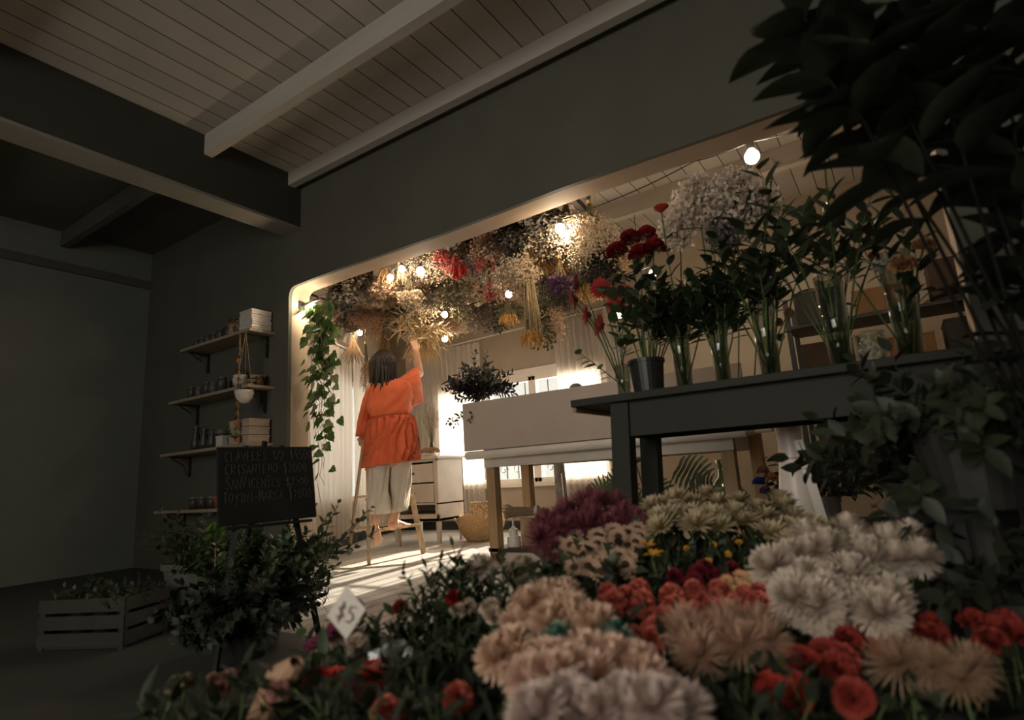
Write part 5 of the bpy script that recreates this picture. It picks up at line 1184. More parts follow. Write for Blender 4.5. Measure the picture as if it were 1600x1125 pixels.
batch([(1360, 1000, 60, 16, 5, .95, 1.05), (1310, 1045, 26, 24, 3, .88, .95), (1480, 1000, 90, 14, 5, .98, 1.1), (1325, 1090, 18, 14, 1, .8, .85), (1570, 1010, 40, 20, 3, .95, 1.05)], 'red_carnation', 'carnation', mat('petal_deep_red', (.24, .025, .02), (.18, .02, .015), rough=.7, trans=.2, tip=(.33, .045, .03)), 36, 'deep red carnation in the row right of the open red rose', 'flower', 'deep red carnations at right', bk='dark bucket under the deep red carnations')
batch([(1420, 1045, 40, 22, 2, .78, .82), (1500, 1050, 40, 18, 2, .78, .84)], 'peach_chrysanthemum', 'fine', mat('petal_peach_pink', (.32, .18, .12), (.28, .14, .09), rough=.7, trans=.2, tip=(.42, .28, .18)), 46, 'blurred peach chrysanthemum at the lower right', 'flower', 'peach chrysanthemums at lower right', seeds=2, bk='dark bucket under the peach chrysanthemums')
batch([(1020, 862, 10, 14, 2, 1.3, 1.35)], 'yellow_flower', 'lily', F_YEL, 18, 'yellow flower between daisies and cream chrysanthemums', 'flower', 'two small yellow flowers', seeds=1)
batch([(1115, 858, 60, 20, 5, 1.4, 1.5)], 'orange_wildflower', 'daisy', F_YEL, 6, 'tiny orange bloom in the dark foliage under the cream chrysanthemums', 'flower', 'tiny orange blooms', seeds=1, cm=C_BROWN)
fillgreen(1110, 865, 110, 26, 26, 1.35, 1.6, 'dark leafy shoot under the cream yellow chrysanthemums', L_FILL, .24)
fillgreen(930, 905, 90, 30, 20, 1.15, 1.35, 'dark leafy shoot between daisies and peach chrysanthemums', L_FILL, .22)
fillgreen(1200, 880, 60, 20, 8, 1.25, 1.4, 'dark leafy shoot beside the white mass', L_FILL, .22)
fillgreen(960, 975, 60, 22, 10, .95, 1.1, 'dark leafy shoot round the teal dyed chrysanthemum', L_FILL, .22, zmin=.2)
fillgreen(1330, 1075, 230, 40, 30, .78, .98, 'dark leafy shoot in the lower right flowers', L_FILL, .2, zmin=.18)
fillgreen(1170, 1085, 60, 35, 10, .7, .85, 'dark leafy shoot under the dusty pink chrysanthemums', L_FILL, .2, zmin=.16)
# left block
batch([(745, 893, 10, 4, 1, 1.3, 1.35)], 'white_chrysanthemum', 'pompon', F_WHITE, 28, 'single round white chrysanthemum above the dark left foliage', 'flower', seeds=1, group=None)
batch([(812, 892, 14, 10, 2, 1.3, 1.35)], 'cream_chrysanthemum', 'pompon', mat('petal_cream', (.5, .42, .3), (.44, .36, .25), rough=.7, trans=.2), 22, 'cream chrysanthemum under the white box by the daisies', 'flower', 'two cream chrysanthemums by the low white box', seeds=1)
batch([(690, 948, 12, 4, 1, 1.2, 1.25)], 'tinted_chrysanthemum', 'pompon', mat('petal_green_white', (.12, .42, .18), (.16, .45, .2), rough=.7, tip=(.62, .60, .45)), 22, 'white chrysanthemum tinted green at its base, left foliage', 'flower', seeds=1, group=None)
batch([(722, 958, 14, 8, 2, 1.15, 1.2), (772, 962, 16, 8, 2, 1.1, 1.15), (552, 1005, 22, 14, 3, 1.05, 1.15), (505, 1008, 14, 10, 2, 1.1, 1.2)], 'cream_carnation', 'carnation', mat('petal_pale_cream', (.52, .38, .28), (.46, .32, .24), rough=.7, trans=.2, tip=(.62, .5, .4)), 22, 'pale cream carnation in the dark foliage at left front', 'flower', 'pale cream carnations')
batch([(620, 955, 12, 5, 1, 1.2, 1.25), (712, 935, 10, 4, 1, 1.2, 1.25)], 'red_carnation', 'carnation', F_DRED, 17, 'small dark red carnation peeping from the left foliage', 'flower', 'small dark red carnations', seeds=1)
batch([(512, 1062, 16, 9, 2, .95, 1.0), (570, 1062, 26, 14, 3, .92, .98), (585, 1085, 14, 8, 1, .88, .9)], 'red_rose', 'rose', F_RED, 24, 'red rose in the clear wrap at lower left', 'flower', 'red roses in clear wrap', seeds=2, bk='dark bucket under the wrapped red roses', zmin=.2)
batch([(725, 1098, 14, 10, 1, .8, .85), (610, 1122, 20, 5, 1, .78, .8)], 'red_carnation', 'carnation', F_CORAL, 34, 'blurred coral red bloom on the lower edge, left of centre', 'flower', 'coral red blooms on the lower left edge', seeds=1, zmin=.2)
batch([(345, 1072, 26, 12, 3, .98, 1.05), (425, 1075, 20, 14, 2, .9, .95)], 'pink_carnation', 'carnation', F_PINK2, 22, 'dim pink and red carnation beside the kraft paper cone', 'flower', 'dim pink carnations', bk='dark bucket under the dim pink carnations', zmin=.2)
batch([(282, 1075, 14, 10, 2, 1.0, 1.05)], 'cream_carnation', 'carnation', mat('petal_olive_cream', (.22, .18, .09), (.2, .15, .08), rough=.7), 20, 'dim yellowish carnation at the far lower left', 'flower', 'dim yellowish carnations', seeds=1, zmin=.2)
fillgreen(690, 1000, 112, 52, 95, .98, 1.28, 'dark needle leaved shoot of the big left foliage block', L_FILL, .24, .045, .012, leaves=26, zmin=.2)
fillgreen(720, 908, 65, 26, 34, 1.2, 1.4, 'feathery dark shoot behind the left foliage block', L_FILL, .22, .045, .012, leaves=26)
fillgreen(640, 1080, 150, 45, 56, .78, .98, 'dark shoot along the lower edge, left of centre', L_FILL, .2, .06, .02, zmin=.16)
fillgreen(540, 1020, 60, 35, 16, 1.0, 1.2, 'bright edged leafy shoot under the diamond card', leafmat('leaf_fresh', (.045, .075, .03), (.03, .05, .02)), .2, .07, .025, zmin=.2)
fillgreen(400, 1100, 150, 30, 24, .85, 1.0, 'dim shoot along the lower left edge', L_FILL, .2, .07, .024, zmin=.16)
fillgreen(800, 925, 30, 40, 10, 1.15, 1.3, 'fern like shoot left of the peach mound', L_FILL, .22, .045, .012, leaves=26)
bucket('flower_bucket', at(690, 1080, 1.12)*1.0-Vector((0, 0, at(690, 1080, 1.12).z)), .16, .2, M_BKT, 'wide dark bucket under the big left foliage block')
# magenta spike, price card, kraft cone, clear wrap
t = tag(empty('celosia_spike', at(508, 992, 1.1)), 'magenta flower spike left of the diamond card', 'flower'); mb = MB()
for i in range(90): u = i/90; mb.octa((-.055+.10*u+rv(.006), rv(.008), -.03+.055*u+rv(.007)), .007)
mb.build('spike', mat('petal_magenta', (.12, .012, .045), (.09, .01, .03), rough=.8), t); MB().tube([(-.05, 0, -.03), (-.08, .01, -.25)], .003, 5).build('stem', S_GREEN, t)
cp = at(541, 957, .98); cx_ = RT.copy(); cx_.z = 0; cx_.normalize(); cn = Vector((0, 0, 1)).cross(cx_)
t = tag(empty('price_card', cp), 'white diamond shaped price card on a stick in the left flowers', 'card'); mb = MB(); w, h = .033, .043
vs = [cx_*x+Vector((0, 0, z))+cn*y for y in (0, .002) for x, z in ((0, h), (w, .003), (0, -h), (-w, -.003))]
mb.add(vs, [(0, 1, 2, 3), (7, 6, 5, 4), (0, 4, 5, 1), (1, 5, 6, 2), (2, 6, 7, 3), (3, 7, 4, 0)]); mb.build('card', M_PAPER, t)
m_ = MB(); q = (Vector((0, 0, 1))+cx_*.35).normalized(); qx = (cx_-Vector((0, 0, .35))).normalized()
for i, ch in enumerate('$5'):
    for stt in GL[ch]: m_.tube([qx*(-.015+i*.017+p[0]*.013)+q*(p[1]*.026-.014)-cn*.002 for p in stt], .0012, 4)
m_.build('written_price', mat('pencil_grey', (.22, .16, .13), rough=.9), t); MB().tube([(0, 0, -.05)+Vector() if False else Vector((0, 0, -.05)), Vector((.01, .0, -.34))], .0022, 5).build('stick', M_GREYP, t)
t = tag(empty('kraft_cone', at(432, 1085, .95)), 'tan kraft paper cone at the lower left among wrapped flowers', 'paper cone')
MB().lathe([(.004, -.16), (.024, -.06), (.034, .03), (.012, .075), (.010, .074), (.030, .02)], n=9, close=False, M=Matrix.Rotation(.75, 3, 'Y')).build('paper', M_KRAFT, t); MB().lathe([(.03, -.07), (.034, -.07), (.034, -.06)], n=9, close=False, M=Matrix.Rotation(.5, 3, 'Y')).build('ribbon', M_TERRA, t)
t = tag(empty('clear_wrap', at(560, 1085, .93)), 'clear cellophane wrap round the red roses at lower left', 'wrap')
mb = MB(); n = 30; vs = []
for i in range(6):
    for j in range(n):
        a = 2*PI*j/n; r_ = (.04+.05*i/5)*(1+.10*math.sin(a*7+i)); vs.append((r_*math.cos(a), r_*math.sin(a), -.16+.042*i+.012*math.sin(a*5)*(i/5)))
mb.add(vs, [(i*n+j, i*n+(j+1) % n, (i+1)*n+(j+1) % n, (i+1)*n+j) for i in range(5) for j in range(n)]); mb.build('film', M_CELLO, t, smooth=True)
MB().lathe([(.042, -.15), (.046, -.15), (.046, -.14)], n=20, close=False).build('ribbon', M_TERRA, t)

# ------------------------------------------------------------------ left plants
def potted(name, loc, pr, ph_, pm, label, cat, lm, H_, spread, n, lL, lW, nl, **k):
    t = shrub(name, Vector(loc)+Vector((0, 0, ph_*.9)), H_, spread, n, lL, lW, nl, label, cat, lm, **k)
    MB().lathe([(.001, -ph_*.9), (pr*.75, -ph_*.9), (pr, .1*ph_), (pr*1.06, .1*ph_), (pr*1.06, .0), (pr*.9, .02)], n=24, close=False).build('pot', pm, t); return t
potted('bushy_plant', (1.40, -1.12, 0), .12, .20, M_BKT, 'dense small leaved green bush behind the easel legs', 'plant', L_MID, .36, .85, 110, .048, .026, 22, pair=True, droop=.7)
potted('bushy_plant', (1.60, -1.30, 0), .10, .12, M_BKT, 'dark lower bush between the easel legs', 'plant', L_FILL, .30, 1.2, 110, .052, .028, 20, pair=True, droop=.6)
t = shrub('trailing_branch', (1.50, -.90, .30), .34, .5, 6, .055, .026, 12, 'dark trailing branch reaching right towards the ladder', 'plant', L_DARK, lean=(.55, .25), droop=-.1)
t.rotation_euler = (0, .35, 0)
t = shrub('trailing_branch', (1.62, -1.05, .18), .26, .45, 6, .045, .022, 12, 'fine leafy sprigs reaching right over the sunlit floor', 'plant', L_MID, lean=(.6, .35), droop=-.1)
t = tag(empty('ivy_plant', (1.38, -1.30, .22)), 'bright green ivy left of the easel leg', 'ivy'); st, lf = MB(), MB()
for k in range(5):
    pts = [Vector((rv(.04)-.02*i*.3, rv(.03), .28-.045*i)) for i in range(8)]; st.tube(pts, .002, 4)
    for p in pts: ivyleaf(lf, p+Vector((rv(.03), rv(.02), 0)), (rv(1), -.5, -.4), (rv(.4), -1, .6), .045)
st.build('vines', S_GREEN, t); lf.build('green_leaves', L_BRIGHT, t); MB().lathe([(.001, -.22), (.06, -.22), (.08, -.02), (.075, -.02)], n=20).build('pot', M_BKT, t)
t = tag(empty('lantern_branch', (1.50, -1.38, .3)), 'dry beige sprig beside the easel leg under the board', 'sprig'); mb = MB()
for i in range(8): mb.strip((rv(.02), 0, .1+rv(.03)), dirv(.8+rv(.5), i), (0, 0, 1), .06, .012, -1.2, .2, 5, 'leaf')
mb.build('pods', K_BEIGE, t); MB().tube([(0, 0, .12), (0, 0, -.2)], .002, 4).build('stem', S_STRAW, t)
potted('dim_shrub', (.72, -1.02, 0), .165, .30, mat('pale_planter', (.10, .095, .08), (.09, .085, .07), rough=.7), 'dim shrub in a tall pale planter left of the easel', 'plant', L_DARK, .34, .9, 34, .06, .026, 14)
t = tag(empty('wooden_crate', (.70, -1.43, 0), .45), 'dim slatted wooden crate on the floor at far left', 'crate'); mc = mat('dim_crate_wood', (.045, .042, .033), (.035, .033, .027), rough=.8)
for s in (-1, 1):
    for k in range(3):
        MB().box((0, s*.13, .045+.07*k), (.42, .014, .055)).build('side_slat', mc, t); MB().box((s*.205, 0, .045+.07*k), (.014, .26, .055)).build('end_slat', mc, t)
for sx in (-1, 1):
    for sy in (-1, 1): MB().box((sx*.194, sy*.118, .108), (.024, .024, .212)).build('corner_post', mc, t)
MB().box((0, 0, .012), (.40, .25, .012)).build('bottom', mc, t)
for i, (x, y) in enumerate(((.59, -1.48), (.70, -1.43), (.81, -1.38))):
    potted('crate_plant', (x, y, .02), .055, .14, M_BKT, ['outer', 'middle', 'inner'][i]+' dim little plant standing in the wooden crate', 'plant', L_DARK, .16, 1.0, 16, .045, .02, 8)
# ------------------------------------------------------------------ palm and monstera behind the work table
t = tag(empty('fan_palm', (1.78, 1.95, 0)), 'green fan palm leaves behind the work table', 'palm'); lf, st = MB(), MB()
for (cx, cy, cz, n, R_, tw) in ((-.08, 0, .42, 20, .26, .2), (.10, .05, .36, 18, .24, -.3), (.0, .12, .52, 16, .22, .0)):
    st.tube([(0, 0, .12), (cx*.5, cy*.5, cz*.5), (cx, cy, cz-.08)], .006, 6)
    for i in range(n):
        a = -1.7+3.4*i/(n-1)+tw; d = Vector((math.sin(a), -.25, math.cos(a))); lf.strip((cx, cy, cz-.08), d, (0, -1, .2), R_*(1-.12*abs(a)), .030, -.15, .3, 5, 'petal')
st.build('stalks', S_GREEN, t, smooth=True); lf.build('fronds', leafmat('palm_green', (.10, .14, .07), (.07, .10, .05), .2), t); MB().lathe([(.001, 0), (.09, 0), (.11, .18), (.10, .18), (.001, .14)], n=20, close=False).build('pot', M_BLKPLAST, t)
def monstera(mb, c, d, nrm, s):
    d, nrm = Vector(d).normalized(), Vector(nrm); nrm = (nrm-d*nrm.dot(d)).normalized(); sd_ = d.cross(nrm); c = Vector(c)
    for sg in (-1, 1):
        for i in range(7):
            u = i/7; a0 = c+d*(u*s*.86); a1 = c+d*((u+.115)*s*.86); w = s*.46*math.sin(PI*(.22+.72*u))**.7; q = (sd_*sg+d*(-.35+.75*u)).normalized()
            vs = [a0, a1, a0+q*w*.55-nrm*.03*s, a1+q*w*.55-nrm*.03*s, a0+q*w*.96+d*.01-nrm*.09*s, a1+q*w-nrm*.09*s]
            mb.add(vs, [(0, 1, 3, 2), (2, 3, 5, 4)])
t = tag(empty('monstera_plant', (2.10, 1.90, 0)), 'dark split leaved monstera seen between the black table legs', 'plant'); lf, st = MB(), MB()
for (x, y, z, dx, dz, s) in ((-.10, -.02, .66, -.6, .7, .30), (.24, 0, .62, .7, -.25, .34), (.05, 0, .50, .3, -.6, .28), (-.05, .1, .80, -.2, .9, .26), (.30, .05, .45, .9, .2, .26)):
    st.tube([(0, 0, .15), (x*.4, y, z*.6), (x, y, z)], .006, 6); monstera(lf, (x, y, z), (dx, -.35, dz), (0, -1, .4), s)
st.build('stalks', S_GREEN, t, smooth=True); lf.build('split_leaves', L_DARK, t); MB().lathe([(.001, 0), (.12, 0), (.15, .22), (.14, .22), (.001, .18)], n=22, close=False).build('pot', M_BLKPLAST, t)
shrub('dried_thistle', (2.42, 1.75, .25), .30, .9, 14, .03, .006, 14, 'thin blue grey thistle twigs left of the green demijohn', 'plant', K_GREY, S_OLIVE, droop=0)
t = tag(empty('bright_bouquet', (3.20, .70, .45)), 'small bouquet of blue, purple and orange blooms in a black pot behind the table', 'bouquet')
for i, (m__, x, z) in enumerate(((mat('petal_blue', (.03, .06, .30), rough=.7), -.03, .05), (F_PURP if 'F_PURP' in globals() else K_PURP, .0, .0), (F_PEACH, .04, .07), (F_BEIGE, .0, .11), (F_RED, .07, -.03))):
    MB().add(*(lambda q: ([Vector(v)+Vector((x, 0, z)) for v in q.v], q.f))(carnation(.045, 20+i))).build('bloom', m__, t, smooth=True)
MB().lathe([(.001, -.45), (.07, -.45), (.09, -.06), (.08, -.06)], n=20).build('pot', M_BLKPLAST, t)

# ------------------------------------------------------------------ vases on the black table
TT = .9255
def vase(x, y, r_, h, label, taper=.72, water=True, m=None):
    t = tag(empty('glass_vase', (x, y, TT)), label, 'vase', 'glass vases on the black table')
    MB().lathe([(.001, 0), (r_*taper, 0), (r_, h), (r_-.003, h), (r_*taper-.003, .008), (.001, .008)], n=24, close=False).build('glass', m or M_CLEAR, t, smooth=True)
    if water: MB().lathe([(.001, .009), (r_*taper-.004, .009), (r_*.86-.004, h*.5), (.001, h*.5)], n=20, close=False).build('water', M_WATER, t, smooth=True)
    return t
vase(2.885, -.36, .034, .15, 'short clear vase at the left end of the black table', .85)
vase(3.145, -.34, .044, .36, 'tall clear vase just right of the black pot'); vase(3.30, -.33, .040, .33, 'clear vase third from the left end of the table'); vase(3.48, -.34, .048, .38, 'tall clear vase in the middle of the table')
vase(3.72, -.33, .050, .36, 'clear vase left of the faceted glass jar'); vase(3.93, -.38, .052, .38, 'tall clear vase with the number card, right end')
t = tag(empty('black_pot', (2.985, -.33, TT)), 'square shouldered black pot holding the dark red roses', 'pot')
MB().lathe([(.001, 0), (.062, 0), (.075, .155), (.070, .16), (.058, .15), (.055, .02)], n=26, close=False).build('pot_body', M_BLKPLAST, t, smooth=False); MB().lathe([(.076, .145), (.080, .145), (.080, .16), (.074, .16)], n=26, close=False).build('rim', M_BLKPLAST, t)
t = tag(empty('faceted_jar', (3.815, -.20, TT)), 'faceted clear glass jar catching light between the right vases', 'jar')
mb = MB(); mb.lathe([(.001, 0), (.045, 0), (.055, .03), (.055, .14), (.048, .15), (.046, .14), (.048, .03), (.001, .01)], n=12, close=False); mb.build('glass', M_CLEAR, t)
mb = MB(); [mb.octa((rv(.034), rv(.034), .02+.1*rnd.random()), .014) for _ in range(30)]; mb.build('glass_pebbles', M_CERAM, t)
# number card on the right vase
cp = Vector((3.905, -.455, TT+.33)); t = tag(empty('number_card', cp), 'small card reading M20 on the tall right vase', 'card')
MB().box((0, 0, 0), (.085, .002, .030)).build('card', mat('grey_card', (.26, .24, .21), rough=.8), t); m_ = MB(); writing(m_, 'M20', (-.035, -.002, -.010), (1, 0, 0), (0, 0, 1), .020, .075, r=.0016); m_.build('ink', M_BLKMATT, t)
def stemto(name, kind, R_, m, x, y, Y, vx, vy, label, group, tilt=None, cm=None, leaves=4, leaf=L_DARK, leafL=.08, seed=3, cr=.2):
    """a long cut stem from vase (vx, vy) with its bloom at pixel (x, y), depth Y"""
    p = onY(x, y, Y); base = Vector((vx, vy, TT+.03)); d = p-base; me, c = bloom_mesh(kind, R_, m, seed, cm, cr)
    t = tag(empty(name, p), label, 'flower', group); b_ = bpy.data.objects.new('bloom', me); COL.objects.link(b_); b_.parent = t
    if tilt: b_.rotation_euler = Vector(tilt).to_track_quat('Z', 'Y').to_euler()
    else: b_.rotation_euler = d.to_track_quat('Z', 'Y').to_euler()
    if c: e = bpy.data.objects.new('flower_centre', c); COL.objects.link(e); e.parent = b_
    q = [base-p, (base-p)*.55+Vector((rv(.01), rv(.01), .03)), (base-p)*.2+Vector((0, 0, .02)), Vector((0, 0, 0))]; MB().tube(q, .003, 5).build('stem', S_GREEN, t, smooth=True)
    if kind in ('daisy',): 
        cc = MB(); cc.ball((0, 0, -.008), R_*.32, 10, 6, (1, 1, .6)); o_ = cc.build('calyx', C_GREEN, b_, smooth=True)
    mb = MB()
    for i in range(leaves): mb.strip((base-p)*(.15+.45*(i+.5)/leaves), dirv(.8+rv(.4), i*2.4+rv(1)), (0, 0, 1), leafL*rnd.uniform(.8, 1.2), leafL*.42, -.6, .15, 5, 'leaf')
    if leaves: mb.build('foliage', leaf, t, smooth=True)
    return t
# gerberas leaning left out of the short vase
for i, (x, y, Y, tl) in enumerate(((905, 442, -.42, (-1, -.3, .2)), (898, 468, -.40, (-.9, -.6, -.2)), (940, 452, -.30, (-.2, .8, .6)), (976, 462, -.30, (.1, .8, .6)), (962, 478, -.36, (.2, .9, .5)), (918, 492, -.42, (-.8, -.6, 0)), (938, 508, -.40, (-.6, -.7, .1)))):
    stemto('red_gerbera', 'daisy', .052, F_RED if i in (2, 3, 4) else F_DRED, x, y, Y, 2.885, -.36, ['dark red gerbera facing left, highest of the leaning ones', 'dark red gerbera directly below the highest left one', 'bright red gerbera seen from behind, left of its pair', 'bright red gerbera seen from behind, nearest the roses', 'orange red gerbera over the glowing bulb', 'dark red gerbera low on the left', 'lowest dark red gerbera above the green leaves'][i], 'red gerberas', tl, None, 0, seed=11)
t = tag(empty('cut_greenery', (2.885, -.36, TT+.05)), 'green broad leaved stem leaning left out of the short vase', 'greenery'); st, lf = MB(), MB()
twig(st, lf, (0, 0, 0), (-.65, -.1, .7), .26, .07, .045, 8, droop=.1, segs=6); twig(st, lf, (0, 0, .1), (.1, -.1, 1), .2, .10, .06, 8, droop=.1, segs=6); twig(st, lf, (0, 0, .1), (.45, -.1, 1), .22, .10, .06, 8, droop=.1, segs=6)
st.build('stem', S_BROWN, t, smooth=True); lf.build('foliage', leafmat('leaf_mid_green', (.06, .11, .03), (.04, .075, .02)), t, smooth=True)
for i, (x, y, Y) in enumerate(((965, 398, -.40), (985, 378, -.35), (1010, 372, -.30), (1000, 402, -.42), (1022, 392, -.36))):
    stemto('dark_red_rose', 'carnation', .066, F_DRED, x, y, Y, 2.985, -.33, ['leftmost', 'upper left', 'upper right', 'lower middle', 'rightmost'][i]+' bloom of the dark red roses above the black pot', 'dark red roses', leaves=5, leafL=.085, seed=5)
stemto('red_rose_bud', 'rose', .030, F_RED, 1033, 326, -.35, 3.145, -.34, 'single red rose bud standing highest on a thin stem', 'rose bud', leaves=6, seed=8)
M_FLUFF = mat('white_fluff', (.80, .68, .57), (.66, .56, .46), rough=.9, trans=.4)
def fluff(x, y, Y, r_, n, vx, label, m=M_FLUFF):
    c = onY(x, y, Y); t = tag(empty('white_filler_flower', c), label, 'flower', 'white cloud flowers in the vases'); hd_, st = MB(), MB()
    for i in range(n):
        v = dirv(rnd.random()*PI, rnd.random()*6.3)*(r_*1.35*rnd.random()**.45); hd_.strip(v, dirv(rnd.random()*PI, rnd.random()*6.3), (rv(1), rv(1), 1), .022, .017, .5, .2, 2, 'round')
        if i % 12 == 0: st.tube([v, v*.3+Vector((0, 0, -r_*.6)), (0, 0, -r_*1.3)], .001, 3)
    b0 = Vector((vx, -.34, TT+.03))-c; st.tube([(0, 0, -r_*1.2), b0*.5, b0], .0035, 5)
    hd_.build('blossom_cloud', m, t); st.build('stems', S_GREEN, t)
fluff(1090, 315, -.30, .085, 1300, 3.30, 'white fluffy flower head behind the rose bud'); fluff(1150, 308, -.35, .09, 1400, 3.30, 'largest white fluffy flower head under the lintel'); fluff(1190, 318, -.30, .06, 700, 3.48, 'white fluffy head left of the dark stems')
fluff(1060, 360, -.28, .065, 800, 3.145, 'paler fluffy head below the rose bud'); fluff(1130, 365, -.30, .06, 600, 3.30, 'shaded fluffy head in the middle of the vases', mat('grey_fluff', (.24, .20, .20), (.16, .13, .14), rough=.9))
for i, (x, y) in enumerate(((1108, 288), (1152, 288), (1208, 262))): stemto('white_lily', 'lily', .045, F_WHITE, x, y, -.35, 3.30+.06*i, -.34, ['left', 'middle', 'right'][i]+' one of the three small white blooms against the ceiling boards', 'small white blooms', leaves=3, seed=4)
stemto('white_bloom', 'daisy', .05, F_WHITE, 1285, 205, -.9, 3.72, -.33, 'white daisy like bloom on a tall dark stem at the lintel end', 'white bloom', (-.6, -.5, .2), leaves=2, seed=6)
stemto('peach_rose', 'carnation', .055, F_PEACH, 1410, 420, -.55, 3.93, -.38, 'large peach ruffled flower on the tall right vase', 'peach flowers', seed=4); stemto('peach_rose', 'carnation', .045, F_PEACH, 1442, 390, -.50, 3.93, -.38, 'smaller peach ruffled flower right above the larger one', 'peach flowers', seed=7)
for i, (x, y) in enumerate(((1210, 455), (1232, 490), (1215, 505), (1330, 395), (1365, 402))): stemto('orange_bloom' if i < 3 else 'red_bloom', 'carnation', .028, F_PEACH if i < 3 else F_RED, x, y, -.15, 3.48 if i < 3 else 3.72, -.3, ['upper orange bloom behind the middle vase', 'right orange bloom behind the middle vase', 'lowest orange bloom behind the middle vase', 'left small red bloom by the right vases', 'right small red bloom by the right vases'][i], 'small blooms behind the vases', leaves=2, seed=9)
def stems(vx, vy, n, H_, lL, lW, nl, lab, m, th=.35, lean=(0, 0), name='cut_greenery'):
    for i in range(n):
        t = tag(empty(name, (vx+rv(.015), vy+rv(.012), TT+.02)), lab, 'greenery', lab); st, lf = MB(), MB()
        a = i*2.4; d = dirv(th*math.sqrt((i+.5)/n), a)+Vector((lean[0], lean[1], 0)); p = Vector((0, 0, 0)); h_ = H_*rnd.uniform(.75, 1.1)
        pts = [Vector((0, 0, 0)), d.normalized()*h_*.35, d.normalized()*h_*.7, d.normalized()*h_]
        st.tube([Vector((0, 0, 0)), d.normalized()*h_*.5], .0035, 5); twig(st, lf, d.normalized()*h_*.42, d, h_*.6, lL, lW, nl, .003, droop=.1)
        st.build('stem', S_GREEN, t, smooth=True); lf.build('foliage', m, t, smooth=True)
M_LILYL = leafmat('leaf_lily', (.035, .055, .02), (.025, .04, .015), .25)
stems(3.145, -.34, 9, .46, .13, .045, 14, 'lance leaved stem in the vase next to the black pot', M_LILYL)
stems(3.30, -.33, 9, .46, .13, .045, 14, 'lance leaved stem in the third vase', M_LILYL)
stems(3.48, -.34, 11, .62, .14, .050, 15, 'dark leafy stem in the tall middle vase', L_DARK, .4)
stems(3.72, -.33, 10, .80, .15, .055, 12, 'tall dark leafy stem in the vase left of the faceted jar', L_DARK, .4)
stems(3.93, -.38, 5, .56, .13, .045, 6, 'tall dark leafy stem in the right end vase', L_DARK, .4)
stems(2.985, -.33, 14, .50, .11, .055, 12, 'dark broad leaved stem among the dark red roses', L_DARK, .4, lean=(.18, 0))
# big dark plants at right
potted('rubber_plant', (3.60, -.16, .0), .07, .72, M_BLKPLAST, 'dark broad leaved plant rising behind the middle vases', 'plant', L_DARK, .75, .55, 16, .20, .085, 5, droop=.2) if False else None
def bigplant(loc, H_, spread, n, lL, lW, nl, label, m=L_DARK, pot_=(.14, .3, M_GREYP), base=0.0, lean=(0, 0), droop=.5):
    t = shrub('leafy_pot_plant', Vector(loc)+Vector((0, 0, pot_[1]*.95)), H_, spread, n, lL, lW, nl, label, 'plant', m, S_BROWN, lean=lean, droop=droop, base_r=.04)
    pr, ph_ = pot_[0], pot_[1]*.95; MB().lathe([(.001, -ph_), (pr*.78, -ph_), (pr, .03), (pr*1.05, .03), (pr*1.05, .0), (pr*.9, .01)], n=26, close=False).build('pot', pot_[2], t, smooth=False); return t
M_VAR = leafmat('leaf_variegated', (.030, .038, .020), (.018, .025, .013), .15, .55)
bp1 = onZ(1288, 790, .36); bigplant((bp1.x, bp1.y, 0), .34, 1.1, 22, .095, .05, 9, 'leafy plant in a grey bucket beside the white vase', M_VAR, (.085, .40, mat('grey_bucket', (.15, .14, .13), (.12, .115, .105), rough=.4, metal=.3)), lean=(.15, 0))
p2 = at(1480, 760, 1.45); bigplant((p2.x, p2.y, 0), .42, 1.0, 40, .085, .042, 12, 'big dark drooping plant at the right end of the black table', M_VAR, (.13, .55, M_BKT), droop=.9)
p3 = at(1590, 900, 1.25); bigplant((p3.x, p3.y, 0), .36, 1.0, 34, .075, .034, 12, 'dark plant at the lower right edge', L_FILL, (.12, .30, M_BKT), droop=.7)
p4 = at(1500, 640, 1.30); t = shrub('crinkled_foliage', (p4.x, p4.y, .66), .26, 1.2, 40, .070, .036, 12, 'crinkled dark foliage spilling over the right table end', 'plant', M_VAR, S_BROWN, droop=.9)
MB().lathe([(.001, -.16), (.08, -.16), (.11, .02), (.10, .02)], n=22).build('pot', M_BKT, t); MB().tube([(0, 0, -.16), (0, 0, -.655)], [.03, .03], 12).build('pedestal', M_BLKT, t); MB().lathe([(.001, -.66), (.11, -.66), (.11, -.635), (.03, -.625)], n=22).build('pedestal_foot', M_BLKT, t)
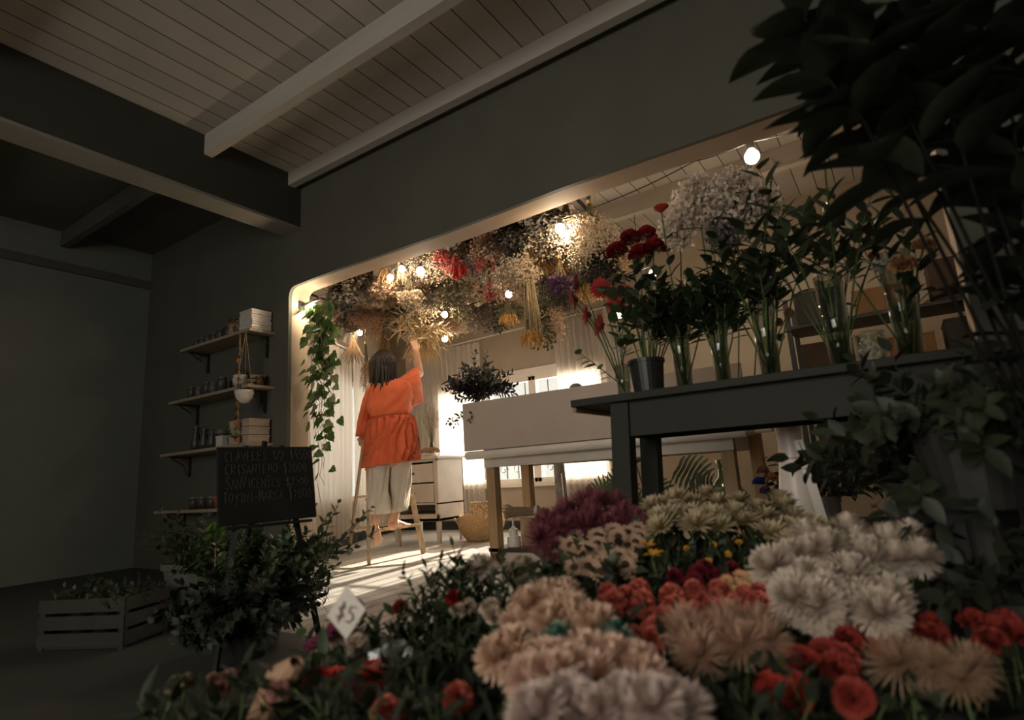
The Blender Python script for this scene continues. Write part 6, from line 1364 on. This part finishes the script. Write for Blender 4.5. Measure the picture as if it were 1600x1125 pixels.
# tall canes with big leaves, top right, from a floor vase
p5 = at(1650, 560, 1.15)
t = tag(empty('tall_cane_plant', (p5.x, p5.y, 0)), 'towering dark plant with long leaves filling the upper right', 'plant'); st, lf = MB(), MB()
for i, (x, y, dd) in enumerate(((1240, 60, 1.05), (1330, 40, 1.1), (1300, 140, 1.2), (1420, 20, 1.1), (1480, 120, 1.2), (1560, 60, 1.1), (1370, 130, 1.25), (1590, 200, 1.2), (1580, 300, 1.2), (1250, 20, 1.3), (1600, 420, 1.15), (1430, 60, 1.3), (1520, 0, 1.2))):
    e = at(x, y, dd)-Vector((p5.x, p5.y, 0)); m1 = Vector((e.x*.35+rv(.03), e.y*.35+rv(.03), e.z*.6)); pts = [Vector((rv(.03), rv(.03), .12)), Vector((e.x*.1, e.y*.1, e.z*.3)), m1, Vector((e.x*.75, e.y*.75, e.z*.9)), e]
    st.tube(pts, [.005, .0045, .004, .003, .002], 5)
    for k in range(16):
        u = .66+.34*k/15; j = min(3, int(u*4)); q = pts[j].lerp(pts[j+1], u*4-j); lf.strip(q, (pts[j+1]-pts[j]).normalized()*.5+dirv(1.6+rv(.5), k*2.4+i)*.8+Vector((0, 0, -.2)), (0, 0, 1), rnd.uniform(.12, .20), rnd.uniform(.055, .085), -.6, .2, 6, 'leaf')
st.build('canes', mat('dark_cane', (.012, .011, .008), rough=.9, spec=.1), t, smooth=True); lf.build('long_leaves', leafmat('leaf_near_black', (.030, .040, .022), (.022, .030, .016), .15, .6), t, smooth=True); MB().lathe([(.001, 0), (.11, 0), (.13, .3), (.12, .3), (.001, .26)], n=24, close=False).build('floor_pot', M_BLKMATT, t)
# pale plastic pieces seen through the right foliage

# ------------------------------------------------------------------ dark storage rack in the back room, behind the vases
t = tag(empty('storage_rack', (3.95, 1.75, 0)), 'dark metal storage rack of boxes in the back room behind the vases', 'rack'); mk = mat('rack_dark_steel', (.04, .038, .034), rough=.5)
for x in (-.62, .62):
    for y in (-.18, .18): MB().box((x, y, .85), (.03, .03, 1.7)).build('post', mk, t)
for z in (.15, .62, 1.08, 1.5): MB().box((0, 0, z), (1.26, .38, .02)).build('shelf_board', mk, t)
md_ = [mat('dark_box_brown', (.07, .045, .028), rough=.8), mat('dark_box_grey', (.05, .048, .044), rough=.8), mat('ochre_box', (.26, .14, .06), rough=.8)]
for i, (x, z, w, h, m_i, lb) in enumerate(((-.42, 1.52, .30, .22, 1, 'dark grey box on top of the storage rack, left'), (-.05, 1.52, .34, .16, 2, 'ochre box on top of the storage rack, middle'), (.36, 1.52, .32, .26, 0, 'dark brown box on top of the storage rack, right'),
    (-.40, 1.10, .34, .28, 0, 'dark brown box on the upper rack shelf, left'), (.02, 1.10, .30, .24, 2, 'ochre box on the upper rack shelf, middle'), (.40, 1.10, .34, .30, 1, 'dark grey box on the upper rack shelf, right'),
    (-.35, .64, .40, .30, 1, 'dark grey box on the lower rack shelf, left'), (.25, .64, .46, .28, 0, 'dark brown box on the lower rack shelf, right'))):
    boxthing('storage_box', (3.95+x, 1.75, z), (w, .30, h), md_[m_i], lb, 'box', 'boxes on the storage rack', lid=md_[m_i])
